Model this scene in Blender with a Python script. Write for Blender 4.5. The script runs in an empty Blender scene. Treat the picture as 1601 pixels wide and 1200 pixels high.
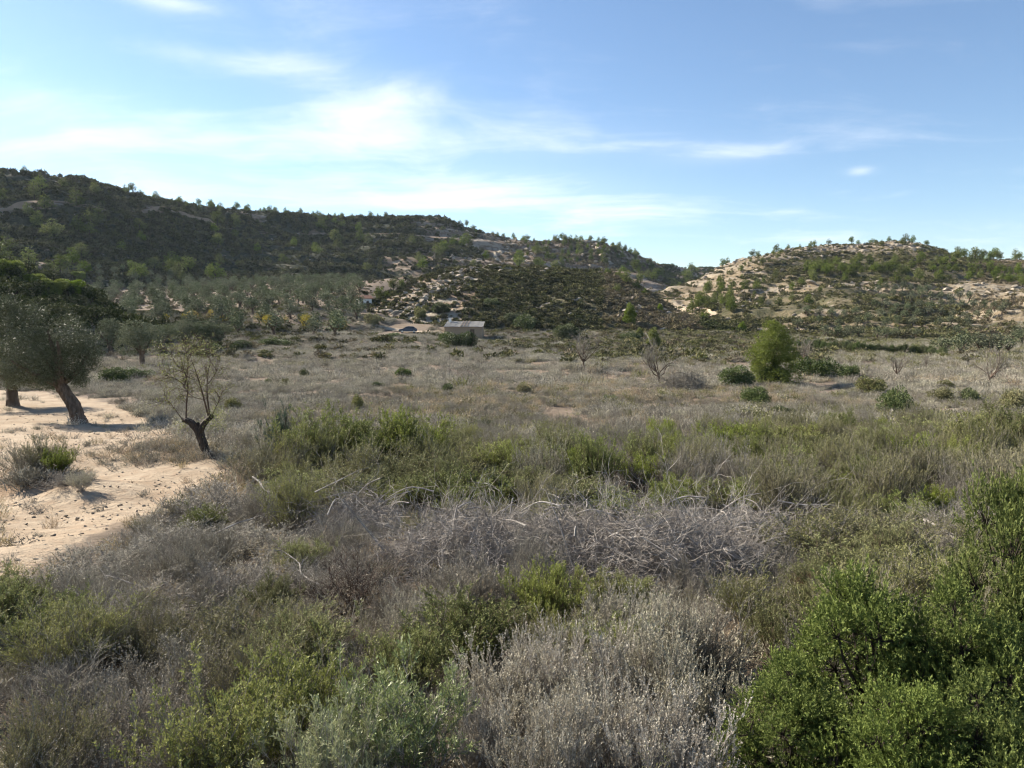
import bpy, math, random
import numpy as np
from mathutils import Vector
from mathutils.bvhtree import BVHTree

SC = bpy.context.scene
COL = SC.collection
PI = math.pi

# ------------------------------------------------------------------ camera
F = 1156.0                      # focal length in pixels of the 1601 px wide photograph
CAM = np.array([0.0, 0.0, 6.5])
PITCH = math.atan(110.0 / F)
cam_d = bpy.data.cameras.new('camera')
cam_d.sensor_width = 36.0
cam_d.lens = 36.0 * F / 1601.0
cam_d.clip_start = 0.05
cam_d.clip_end = 20000.0
cam = bpy.data.objects.new('camera', cam_d)
cam.location = CAM
cam.rotation_euler = (PI / 2 - PITCH, 0, 0)
COL.objects.link(cam)
SC.camera = cam

# ------------------------------------------------------------------ light
SUN_AZ = math.radians(-59.0)    # clockwise from +Y (the view direction): the sun stands ahead on the left
SUN_EL = math.radians(31.0)
SUN_DIR = np.array([math.sin(SUN_AZ) * math.cos(SUN_EL), math.cos(SUN_AZ) * math.cos(SUN_EL), math.sin(SUN_EL)])
sun_d = bpy.data.lights.new('sun', 'SUN')
sun_d.energy = 5.0
sun_d.angle = math.radians(0.55)
sun_d.color = (1.0, 0.91, 0.78)
sun = bpy.data.objects.new('sun', sun_d)
sun.rotation_euler = Vector(SUN_DIR).to_track_quat('Z', 'Y').to_euler()
sun.location = (0, 0, 200)
COL.objects.link(sun)

SC.view_settings.view_transform = 'Standard'
SC.view_settings.look = 'None'
SC.view_settings.gamma = 1.0
SC.view_settings.use_curve_mapping = False
SC.view_settings.exposure = 1.42
SC.cycles.max_bounces = 4
SC.cycles.diffuse_bounces = 2
SC.cycles.glossy_bounces = 1
SC.cycles.transmission_bounces = 2
SC.cycles.transparent_max_bounces = 4
SC.cycles.volume_bounces = 0
SC.cycles.use_adaptive_sampling = True
SC.cycles.adaptive_threshold = 0.015
SC.cycles.filter_width = 1.15
SC.cycles.use_light_tree = False


class NT:
    """small helper to wire shader nodes"""
    def __init__(self, tree):
        self.t = tree
        tree.nodes.clear()

    def n(self, kind, **kw):
        nd = self.t.nodes.new(kind)
        for k, v in kw.items():
            setattr(nd, k, v)
        return nd

    def l(self, a, b):
        self.t.links.new(a, b)

    def put(self, sock, v):
        if isinstance(v, bpy.types.NodeSocket):
            self.t.links.new(v, sock)
        elif v is not None:
            sock.default_value = v

    def m(self, op, a, b=None, c=None, clamp=False):
        nd = self.n('ShaderNodeMath', operation=op, use_clamp=clamp)
        self.put(nd.inputs[0], a)
        if b is not None:
            self.put(nd.inputs[1], b)
        if c is not None:
            self.put(nd.inputs[2], c)
        return nd.outputs[0]

    def vm(self, op, a, b=None):
        nd = self.n('ShaderNodeVectorMath', operation=op)
        self.put(nd.inputs[0], a)
        if b is not None:
            self.put(nd.inputs[1], b)
        return nd.outputs['Value'] if op in ('DOT_PRODUCT', 'LENGTH', 'DISTANCE') else nd.outputs[0]

    def noise(self, vec, scale, detail=4.0, rough=0.55, dist=0.0):
        nd = self.n('ShaderNodeTexNoise')
        if vec is not None:
            self.l(vec, nd.inputs['Vector'])
        nd.inputs['Scale'].default_value = scale
        nd.inputs['Detail'].default_value = detail
        nd.inputs['Roughness'].default_value = rough
        nd.inputs['Distortion'].default_value = dist
        return nd.outputs['Fac']

    def ramp(self, fac, lo, hi, a=0.0, b=1.0):
        nd = self.n('ShaderNodeMapRange', interpolation_type='SMOOTHSTEP')
        self.put(nd.inputs[0], fac)
        self.put(nd.inputs[1], lo); self.put(nd.inputs[2], hi)
        self.put(nd.inputs[3], a); self.put(nd.inputs[4], b)
        return nd.outputs[0]

    def mix(self, fac, a, b):
        nd = self.n('ShaderNodeMix', data_type='RGBA')
        self.put(nd.inputs[0], fac)
        self.put(nd.inputs[6], a if isinstance(a, bpy.types.NodeSocket) else (*a, 1.0))
        self.put(nd.inputs[7], b if isinstance(b, bpy.types.NodeSocket) else (*b, 1.0))
        return nd.outputs[2]

    def attr(self, name):
        nd = self.n('ShaderNodeAttribute', attribute_name=name)
        return nd.outputs['Fac']


def px_dir(px, py):
    """world direction through a pixel of the photograph"""
    u = (px - 800.5) / F
    v = (py - 600.0) / F
    c, s = math.cos(PITCH), math.sin(PITCH)
    return np.array([u, c - v * s, -s - v * c])


# ------------------------------------------------------------------ sky with thin high cloud
def build_world():
    w = bpy.data.worlds.new('World')
    SC.world = w
    w.use_nodes = True
    t = NT(w.node_tree)
    sky = t.n('ShaderNodeTexSky', sky_type='NISHITA')
    sky.sun_disc = False
    sky.sun_elevation = SUN_EL
    sky.sun_rotation = SUN_AZ
    sky.altitude = 300.0
    sky.air_density = 1.0
    sky.dust_density = 0.2
    sky.ozone_density = 2.0
    tc = t.n('ShaderNodeTexCoord')
    d = tc.outputs['Generated']
    sep = t.n('ShaderNodeSeparateXYZ')
    t.l(d, sep.inputs[0])
    z = t.m('ADD', t.m('MAXIMUM', sep.outputs['Z'], 0.0), 0.16)
    cx = t.m('DIVIDE', sep.outputs['X'], z)
    cy = t.m('DIVIDE', sep.outputs['Y'], z)
    comb = t.n('ShaderNodeCombineXYZ')
    t.l(cx, comb.inputs[0]); t.l(cy, comb.inputs[1])
    mp = t.n('ShaderNodeMapping')
    t.l(comb.outputs[0], mp.inputs['Vector'])
    mp.inputs['Rotation'].default_value = (0, 0, math.radians(-14))
    mp.inputs['Scale'].default_value = (0.34, 1.5, 1.0)
    mp.inputs['Location'].default_value = (1.7, 0.4, 0)
    warp = t.n('ShaderNodeTexNoise')
    t.l(comb.outputs[0], warp.inputs['Vector'])
    warp.inputs['Scale'].default_value = 0.8
    warp.inputs['Detail'].default_value = 3
    wv = t.vm('SCALE', t.vm('SUBTRACT', warp.outputs['Color'], (0.5, 0.5, 0.5)))
    wv.node.inputs['Scale'].default_value = 1.1
    vec = t.vm('ADD', mp.outputs[0], wv)
    streak = t.noise(vec, 1.5, 8.0, 0.58)
    puff = t.noise(t.vm('ADD', comb.outputs[0], wv), 1.6, 7.0, 0.62)
    big = t.noise(comb.outputs[0], 0.45, 2.0, 0.5)
    # cirrus banks, each round a direction of its own
    def bank(px, py, wx, wy, amp):
        c = px_dir(px, py); c /= np.linalg.norm(c)
        sub = t.vm('SUBTRACT', d, tuple(c))
        sp = t.n('ShaderNodeSeparateXYZ'); t.l(sub, sp.inputs[0])
        a = t.m('POWER', t.m('DIVIDE', sp.outputs['X'], wx), 2.0)
        b = t.m('POWER', t.m('DIVIDE', sp.outputs['Z'], wy), 2.0)
        e = t.m('EXPONENT', t.m('MULTIPLY', t.m('ADD', a, b), -1.0))
        front = t.ramp(sep.outputs['Y'], -0.2, 0.2)
        return t.m('MULTIPLY', t.m('MULTIPLY', e, front), amp)
    banks = None
    for b in ((560, 185, 0.10, 0.050, 0.42), (440, 108, 0.12, 0.018, 0.26), (60, 165, 0.14, 0.028, 0.26), (760, 290, 0.22, 0.028, 0.34),
              (180, 265, 0.30, 0.075, 0.21), (1140, 242, 0.08, 0.012, 0.32), (830, 215, 0.2, 0.03, 0.24), (1000, 228, 0.2, 0.012, 0.10), (900, 325, 0.3, 0.02, 0.12), (1345, 267, 0.018, 0.006, 0.38),
              (250, 0, 0.06, 0.010, 0.30), (1500, 375, 0.16, 0.035, 0.20), (950, 350, 0.25, 0.03, 0.14)):
        o = bank(*b)
        banks = o if banks is None else t.m('ADD', banks, o)
    cover = t.m('ADD', banks, t.m('MULTIPLY', t.m('SUBTRACT', big, 0.5), 0.25))
    tex = t.m('ADD', t.m('MULTIPLY', streak, 0.62), t.m('MULTIPLY', puff, 0.38))
    dens = t.ramp(t.m('ADD', tex, t.m('MULTIPLY', cover, 0.60)), 0.53, 0.95)
    veil = t.m('MULTIPLY', t.ramp(cover, 0.0, 0.75), 0.26)
    dens = t.m('MAXIMUM', t.m('MULTIPLY', dens, 0.93), veil)
    tint = t.mix(1.0, sky.outputs[0], (0.95, 0.99, 1.03))
    tint.node.blend_type = 'MULTIPLY'
    col = t.mix(dens, tint, (8.0, 8.15, 8.4))
    bg = t.n('ShaderNodeBackground')
    t.l(col, bg.inputs['Color'])
    bg.inputs['Strength'].default_value = 0.065
    out = t.n('ShaderNodeOutputWorld')
    t.l(bg.outputs[0], out.inputs['Surface'])


build_world()

# ------------------------------------------------------------------ numeric helpers
RNG = np.random.default_rng(7)


def smooth(a, b, x):
    t = np.clip((np.asarray(x, float) - a) / (b - a), 0, 1)
    return t * t * (3 - 2 * t)


def _hash(ix, iy, seed):
    h = (ix.astype(np.int64) * 374761393 + iy.astype(np.int64) * 668265263 + seed * 974711) & 0x7fffffff
    h = ((h ^ (h >> 13)) * 1274126177) & 0x7fffffff
    return ((h ^ (h >> 16)) & 0xffff) / 65535.0


def vnoise(x, y, seed=0):
    x = np.asarray(x, float); y = np.asarray(y, float)
    ix = np.floor(x); iy = np.floor(y)
    fx = x - ix; fy = y - iy
    fx = fx * fx * (3 - 2 * fx); fy = fy * fy * (3 - 2 * fy)
    a = _hash(ix, iy, seed); b = _hash(ix + 1, iy, seed)
    c = _hash(ix, iy + 1, seed); d = _hash(ix + 1, iy + 1, seed)
    return (a * (1 - fx) + b * fx) * (1 - fy) + (c * (1 - fx) + d * fx) * fy


def fbm(x, y, seed=0, oct=4):
    s = 0; a = 0.5
    for o in range(oct):
        s = s + a * (vnoise(x * 2 ** o, y * 2 ** o, seed + o * 17) - 0.5)
        a *= 0.5
    return s * 2


def unit(a):
    return a / np.maximum(np.linalg.norm(a, axis=-1, keepdims=True), 1e-9)


# ------------------------------------------------------------------ terrain height
_py = np.array([-4000, -40, -6, 0, 2, 4, 8, 13, 20, 28, 45, 67, 100, 182, 5000], float)
_pz = np.array([4.9, 4.9, 4.9, 4.8, 4.5, 3.9, 3.2, 2.75, 2.2, 1.75, 0.85, 0.25, 0.0, 0.05, 0.0], float)
_ty = np.linspace(-60, 260, 3200)
_tz = np.interp(_ty, _py, _pz)
_k = np.exp(-0.5 * (np.arange(-30, 31) / 12.0) ** 2); _k /= _k.sum()
_tz = np.convolve(np.pad(_tz, 30, mode='edge'), _k, 'valid')


def seg_dist(x, y, pts):
    """distance to a polyline"""
    d = np.full(np.shape(x), 1e9)
    for (ax, ay), (bx, by) in zip(pts[:-1], pts[1:]):
        vx, vy = bx - ax, by - ay
        t = np.clip(((x - ax) * vx + (y - ay) * vy) / (vx * vx + vy * vy), 0, 1)
        d = np.minimum(d, np.hypot(x - ax - t * vx, y - ay - t * vy))
    return d


def ground_z(x, y):
    x = np.asarray(x, float); y = np.asarray(y, float)
    z = np.interp(y, _ty, _tz)
    near = smooth(260, 90, y)
    z = z + (fbm(x * 0.11, y * 0.11, 3, 3) * 0.5 + fbm(x * 0.6, y * 0.6, 5, 3) * 0.09) * near * smooth(1.0, 7, np.hypot(x, y))
    # olive terraces climbing on the left
    g = smooth(-14, -62, x) * np.clip((y - 138) / 232.0, 0, 1) * 21.0
    step = 1.5
    gs = np.floor(g / step) * step + step * smooth(0.72, 1.0, (g / step) % 1.0)
    z = z + np.where(g > 0, g * 0.4 + gs * 0.6, 0)
    # low terrace banks in front of the grove
    for yy, hh in ((104, 0.5), (118, 0.6), (131, 0.7)):
        z = z + hh * smooth(-1.2, 1.2, y + 0.12 * (x + 40) - yy + fbm(x * 0.05, 0 * x, 8, 2) * 3) * smooth(-8, -20, x) * smooth(-140, -100, x)
    z = z + 1.55 * smooth(170, 187, y) * smooth(-75, -55, x) * smooth(75, 50, x)
    # small earth bank beside the sandy track and beside the olive
    z = z + 0.38 * np.exp(-(((x + 11.7) / 2.1) ** 2 + ((y - 17.6) / 0.9) ** 2))
    z = z + 0.25 * np.exp(-(((x + 9.6) / 1.0) ** 2 + ((y - 16.6) / 0.7) ** 2))
    z = z + 0.3 * smooth(-0.4, 0.4, (y - 33.0) + 0.55 * (x + 14)) * smooth(-19, -15, x) * smooth(-5, -9, x)
    return z


def hit(px, py):
    """where the ray through a pixel meets the ground sheet"""
    d = px_dir(px, py)
    t = 1.0
    for _ in range(4000):
        p = CAM + d * t
        h = p[2] - float(ground_z(p[0], p[1]))
        if h < 0.004:
            break
        t += max(h * 0.35, 0.004)
        if t > 4000:
            break
    return p


def at_depth(px, py, y):
    d = px_dir(px, py)
    return CAM + d * (y / d[1])


# ------------------------------------------------------------------ mesh helpers
class Buf:
    """collects triangles, with one random or graded colour number per piece"""
    def __init__(self):
        self.V, self.T, self.R, self.M = [], [], [], []
        self.n = 0

    def add(self, v, t, r, mat=0):
        v = np.asarray(v, np.float32).reshape(-1, 3)
        t = np.asarray(t, np.int32).reshape(-1, 3)
        self.V.append(v); self.T.append(t + self.n)
        self.R.append(np.broadcast_to(np.asarray(r, np.float32), (len(v),)).copy())
        self.M.append(np.full(len(t), mat, np.int32))
        self.n += len(v)

    def mesh(self, name, mats, smooth_shade=False):
        V = np.concatenate(self.V); T = np.concatenate(self.T); R = np.concatenate(self.R); M = np.concatenate(self.M)
        me = bpy.data.meshes.new(name)
        me.vertices.add(len(V)); me.vertices.foreach_set('co', V.ravel())
        me.loops.add(len(T) * 3); me.loops.foreach_set('vertex_index', T.ravel())
        me.polygons.add(len(T))
        me.polygons.foreach_set('loop_start', np.arange(0, len(T) * 3, 3, dtype=np.int32))
        me.polygons.foreach_set('material_index', M)
        me.polygons.foreach_set('use_smooth', np.full(len(T), smooth_shade, bool))
        a = me.attributes.new('rnd', 'FLOAT', 'POINT'); a.data.foreach_set('value', R)
        for m in (mats if isinstance(mats, (list, tuple)) else [mats]):
            me.materials.append(m)
        me.update(calc_edges=True)
        me.validate()
        return me


def link(name, me, parent=None, loc=None, rot=None, scale=None):
    o = bpy.data.objects.new(name, me)
    COL.objects.link(o)
    if parent is not None:
        o.parent = parent
    if loc is not None:
        o.location = [float(q) for q in loc]
    if rot is not None:
        o.rotation_euler = rot
    if scale is not None:
        o.scale = scale if hasattr(scale, '__len__') else (scale,) * 3
    return o


def tag(o, label, cat, group=None):
    o['label'] = label; o['category'] = cat
    if group:
        o['group'] = group
    return o


def grid_mesh(name, P, mat, attrs=None, smooth_shade=True):
    nu, nv = P.shape[:2]
    idx = np.arange(nu * nv).reshape(nu, nv)
    q = np.stack([idx[:-1, :-1], idx[1:, :-1], idx[1:, 1:], idx[:-1, 1:]], -1).reshape(-1, 4)
    me = bpy.data.meshes.new(name)
    V = P.reshape(-1, 3).astype(np.float32)
    me.vertices.add(len(V)); me.vertices.foreach_set('co', V.ravel())
    me.loops.add(q.size); me.loops.foreach_set('vertex_index', q.ravel().astype(np.int32))
    me.polygons.add(len(q)); me.polygons.foreach_set('loop_start', np.arange(0, q.size, 4, dtype=np.int32))
    me.polygons.foreach_set('use_smooth', np.full(len(q), smooth_shade, bool))
    for k, v in (attrs or {}).items():
        a = me.attributes.new(k, 'FLOAT', 'POINT'); a.data.foreach_set('value', np.asarray(v, np.float32).ravel())
    me.materials.append(mat)
    me.update(calc_edges=True)
    return me, V, q


# ------------------------------------------------------------------ materials
def mat_new(name):
    m = bpy.data.materials.new(name); m.use_nodes = True
    return m, NT(m.node_tree)


def mat_leaf(name, a, b, trans=0.28, rough=0.55, obj_var=0.35, spec=0.25):
    """leaves: two colours mixed per leaf, brightness differing from plant to plant"""
    m, t = mat_new(name)
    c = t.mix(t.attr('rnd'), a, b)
    oi = t.n('ShaderNodeObjectInfo')
    hs = t.n('ShaderNodeHueSaturation')
    t.put(hs.inputs['Hue'], t.m('ADD', t.m('MULTIPLY', oi.outputs['Random'], 0.03), 0.485))
    wn = t.n('ShaderNodeTexWhiteNoise', noise_dimensions='1D'); t.l(oi.outputs['Random'], wn.inputs['W'])
    t.put(hs.inputs['Value'], t.m('ADD', t.m('MULTIPLY', wn.outputs['Value'], obj_var * 2), 1.0 - obj_var))
    t.put(hs.inputs['Saturation'], t.m('ADD', t.m('MULTIPLY', oi.outputs['Random'], 0.3), 0.85))
    t.l(c, hs.inputs['Color'])
    p = t.n('ShaderNodeBsdfPrincipled')
    t.l(hs.outputs[0], p.inputs['Base Color']); p.inputs['Roughness'].default_value = rough
    p.inputs['Specular IOR Level'].default_value = spec
    out = t.n('ShaderNodeOutputMaterial')
    if trans > 0:
        tr = t.n('ShaderNodeBsdfTranslucent'); t.l(hs.outputs[0], tr.inputs['Color'])
        mx = t.n('ShaderNodeMixShader'); mx.inputs[0].default_value = trans
        t.l(p.outputs[0], mx.inputs[1]); t.l(tr.outputs[0], mx.inputs[2])
        t.l(mx.outputs[0], out.inputs['Surface'])
    else:
        t.l(p.outputs[0], out.inputs['Surface'])
    return m


def mat_bark(name, a, b, scale=6.0, bump=0.4):
    m, t = mat_new(name)
    tc = t.n('ShaderNodeTexCoord')
    mp = t.n('ShaderNodeMapping'); t.l(tc.outputs['Object'], mp.inputs['Vector']); mp.inputs['Scale'].default_value = (1, 1, 0.3)
    f = t.noise(mp.outputs[0], scale, 6, 0.65)
    c = t.mix(t.ramp(f, 0.3, 0.7), a, b)
    c = t.mix(t.m('MULTIPLY', t.attr('rnd'), 0.5), c, a)
    p = t.n('ShaderNodeBsdfPrincipled'); t.l(c, p.inputs['Base Color']); p.inputs['Roughness'].default_value = 0.85
    p.inputs['Specular IOR Level'].default_value = 0.2
    if bump:
        bp = t.n('ShaderNodeBump'); bp.inputs['Strength'].default_value = bump; bp.inputs['Distance'].default_value = 0.05
        t.l(f, bp.inputs['Height']); t.l(bp.outputs[0], p.inputs['Normal'])
    out = t.n('ShaderNodeOutputMaterial'); t.l(p.outputs[0], out.inputs['Surface'])
    return m


def mat_plain(name, col, rough=0.6, spec=0.4, var=0.15, scale=3.0, metallic=0.0, bump=0.0):
    m, t = mat_new(name)
    tc = t.n('ShaderNodeTexCoord')
    f = t.noise(tc.outputs['Object'], scale, 6, 0.6)
    c = t.mix(f, [q * (1 - var) for q in col], [min(1, q * (1 + var)) for q in col])
    p = t.n('ShaderNodeBsdfPrincipled'); t.l(c, p.inputs['Base Color']); p.inputs['Roughness'].default_value = rough
    p.inputs['Specular IOR Level'].default_value = spec; p.inputs['Metallic'].default_value = metallic
    if bump:
        bp = t.n('ShaderNodeBump'); bp.inputs['Strength'].default_value = bump; bp.inputs['Distance'].default_value = 0.05
        t.l(f, bp.inputs['Height']); t.l(bp.outputs[0], p.inputs['Normal'])
    out = t.n('ShaderNodeOutputMaterial'); t.l(p.outputs[0], out.inputs['Surface'])
    return m


def mat_ground():
    m, t = mat_new('valley_soil')
    geo = t.n('ShaderNodeNewGeometry')
    P = geo.outputs['Position']
    big = t.noise(P, 0.06, 4, 0.55)
    mid = t.noise(P, 0.9, 5, 0.6)
    fine = t.noise(P, 9.0, 5, 0.65)
    soil = t.mix(t.ramp(mid, 0.3, 0.7), (0.14, 0.102, 0.07), (0.235, 0.18, 0.128))
    soil = t.mix(t.ramp(big, 0.35, 0.65, 0.0, 0.6), soil, (0.20, 0.165, 0.13))
    soil = t.mix(t.ramp(fine, 0.45, 0.75, 0, 0.5), soil, (0.11, 0.082, 0.058))
    sand = t.mix(t.ramp(mid, 0.3, 0.72), (0.285, 0.217, 0.148), (0.39, 0.315, 0.228))
    sand = t.mix(t.ramp(t.noise(P, 3.2, 6, 0.7), 0.5, 0.72, 0, 0.65), sand, (0.30, 0.205, 0.13))
    sand = t.mix(t.ramp(fine, 0.5, 0.8, 0, 0.45), sand, (0.25, 0.18, 0.12))
    s = t.m('ADD', t.attr('sand'), t.m('MULTIPLY', t.m('SUBTRACT', t.noise(P, 1.3, 5, 0.65), 0.5), 0.9))
    gap_shade = t.mix(t.ramp(fine, 0.3, 0.7), (0.05, 0.04, 0.03), (0.12, 0.092, 0.066))  # dark soil tone that paints shade into the gaps between the near shrubs
    soil = t.mix(t.m('MULTIPLY', t.attr('gap_shade'), t.ramp(mid, 0.2, 0.6, 0.55, 1.0)), soil, gap_shade)
    c = t.mix(t.ramp(s, 0.35, 0.65), soil, sand)
    c = t.mix(t.m('MULTIPLY', t.attr('red'), 0.8), c, t.mix(mid, (0.30, 0.16, 0.08), (0.40, 0.235, 0.12)))
    p = t.n('ShaderNodeBsdfPrincipled'); t.l(c, p.inputs['Base Color']); p.inputs['Roughness'].default_value = 0.95
    p.inputs['Specular IOR Level'].default_value = 0.1
    b1 = t.n('ShaderNodeBump'); b1.inputs['Strength'].default_value = 0.9; b1.inputs['Distance'].default_value = 0.12
    h = t.m('ADD', t.m('MULTIPLY', t.noise(P, 2.4, 7, 0.68), 1.0), t.m('MULTIPLY', t.noise(P, 14.0, 4, 0.6), 0.25))
    t.l(h, b1.inputs['Height']); t.l(b1.outputs[0], p.inputs['Normal'])
    out = t.n('ShaderNodeOutputMaterial'); t.l(p.outputs[0], out.inputs['Surface'])
    return m


def mat_hill(name, scrub_a, scrub_b, soil_a, soil_b, rock, bare=0.5, band=0.0):
    """hillside: scrub, bare earth and pale rock in patches"""
    m, t = mat_new(name)
    geo = t.n('ShaderNodeNewGeometry'); P = geo.outputs['Position']
    mp = t.n('ShaderNodeMapping'); t.l(P, mp.inputs['Vector']); mp.inputs['Scale'].default_value = (0.5, 0.5, 2.2)
    n1 = t.noise(P, 0.035, 6, 0.6); n2 = t.noise(P, 0.22, 6, 0.65); n3 = t.noise(mp.outputs[0], 0.16, 5, 0.6)
    sc = t.mix(t.ramp(n2, 0.35, 0.65), scrub_a, scrub_b)
    so = t.mix(t.ramp(n3, 0.35, 0.65), soil_a, soil_b)
    f = t.m('ADD', t.m('ADD', t.m('MULTIPLY', n1, 0.5), t.m('MULTIPLY', n2, 0.5)), t.m('MULTIPLY', t.attr('bare'), 0.4))
    c = t.mix(t.ramp(f, bare, bare + 0.12), sc, so)
    r = t.m('ADD', t.m('MULTIPLY', n3, 0.6), t.m('MULTIPLY', t.noise(P, 0.5, 4, 0.6), 0.4))
    r = t.m('ADD', r, t.m('MULTIPLY', t.attr('bare'), 0.14))
    c = t.mix(t.ramp(r, 0.58, 0.66), c, rock)
    p = t.n('ShaderNodeBsdfPrincipled'); t.l(c, p.inputs['Base Color']); p.inputs['Roughness'].default_value = 0.95
    p.inputs['Specular IOR Level'].default_value = 0.1
    bp = t.n('ShaderNodeBump'); bp.inputs['Strength'].default_value = 0.9; bp.inputs['Distance'].default_value = 1.6
    t.l(t.m('ADD', n2, t.m('MULTIPLY', t.noise(P, 0.9, 4, 0.6), 0.4)), bp.inputs['Height']); t.l(bp.outputs[0], p.inputs['Normal'])
    out = t.n('ShaderNodeOutputMaterial'); t.l(p.outputs[0], out.inputs['Surface'])
    return m


# ------------------------------------------------------------------ the valley floor: one sheet
def spread_axis(first, ratio, cap, end):
    v = [0.0]; s = first
    while v[-1] < end:
        v.append(v[-1] + s)
        s = min(s * ratio, cap if v[-1] < 400 else 400)
    return np.array(v)


SAND_POLY = np.array([hit(*p)[:2] for p in ((-150, 606), (60, 612), (150, 622), (235, 655), (300, 690), (390, 735), (380, 752), (300, 775), (215, 815), (120, 855),
                                         (60, 905), (0, 940), (-150, 980))])
GRASS_SPOT = hit(300, 700)[:2]


def in_poly(x, y, poly):
    c = np.zeros(np.shape(x), bool)
    n = len(poly)
    for i in range(n):
        x1, y1 = poly[i]; x2, y2 = poly[(i + 1) % n]
        cond = ((y1 > y) != (y2 > y)) & (x < (x2 - x1) * (y - y1) / (y2 - y1 + 1e-12) + x1)
        c ^= cond
    return c


def sand_mask(x, y):
    ins = in_poly(x, y, SAND_POLY)
    d = seg_dist(x, y, [tuple(p) for p in SAND_POLY] + [tuple(SAND_POLY[0])])
    s = np.where(ins, d, -d)
    m = smooth(-0.7, 0.9, s + fbm(x * 0.5, y * 0.5, 44, 3) * 0.8)
    # dry grass round the pollard almond, weeds on the bank
    m = m * (1 - 0.45 * np.exp(-(((x - GRASS_SPOT[0]) / 2.0) ** 2 + ((y - GRASS_SPOT[1]) / 1.3) ** 2)))
    m = m * (1 - 0.9 * np.exp(-(((x + 11.2) / 2.0) ** 2 + ((y - 17.6) / 0.8) ** 2)))
    m = np.maximum(m, 0.9 * np.exp(-((x - 8.6) / 1.9) ** 2 - ((y - 17.6) / 0.5) ** 2))
    # bare strip between the olives of the second row
    m = np.maximum(m, 0.8 * smooth(2.5, 0.5, np.abs(y - (82 + 0.35 * (x + 40)))) * smooth(-75, -60, x) * smooth(-15, -25, x))
    return m


def build_ground():
    ax = spread_axis(0.16, 1.022, 7.0, 6000)
    xs = np.concatenate([-ax[:0:-1], ax])
    ay = spread_axis(0.14, 1.018, 5.0, 7000)
    by = spread_axis(0.3, 1.15, 200, 400)
    ys = np.concatenate([-by[:0:-1], ay])
    X, Y = np.meshgrid(xs, ys, indexing='ij')
    Z = ground_z(X, Y)
    S = sand_mask(X, Y)
    # clods and wheel marks on the sandy track
    nr = smooth(45, 15, np.hypot(X, Y))
    Z = Z + S * nr * (fbm(X * 1.6, Y * 2.2, 21, 4) * 0.085)
    red = np.exp(-((X - 6.2) / 0.7) ** 2 - ((Y - 14.6) / 0.35) ** 2) + 0.5 * np.exp(-(((X + 12.2) / 1.4) ** 2 + ((Y - 16.9) / 0.5) ** 2))
    me, V, q = grid_mesh('ground', np.stack([X, Y, Z], -1), mat_ground(), {'sand': S, 'red': red, 'gap_shade': smooth(27, 17, Y) * smooth(0.4, 0.1, S)})
    o = link('ground', me); o['kind'] = 'structure'
    return V, q


TERRAIN = []          # (verts, quads) for ray tests
TERRAIN.append(build_ground())


# ------------------------------------------------------------------ hills, lofted from foot to crest and down the far side
def lerp_row(row, pxs):
    r = np.array(sorted(row), float)
    k = np.exp(-0.5 * (np.arange(-4, 5) / 1.6) ** 2); k /= k.sum()
    f = lambda c: np.convolve(np.pad(np.interp(pxs, r[:, 0], r[:, c]), 4, mode='edge'), k, 'valid')
    return f(1), f(2)


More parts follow.
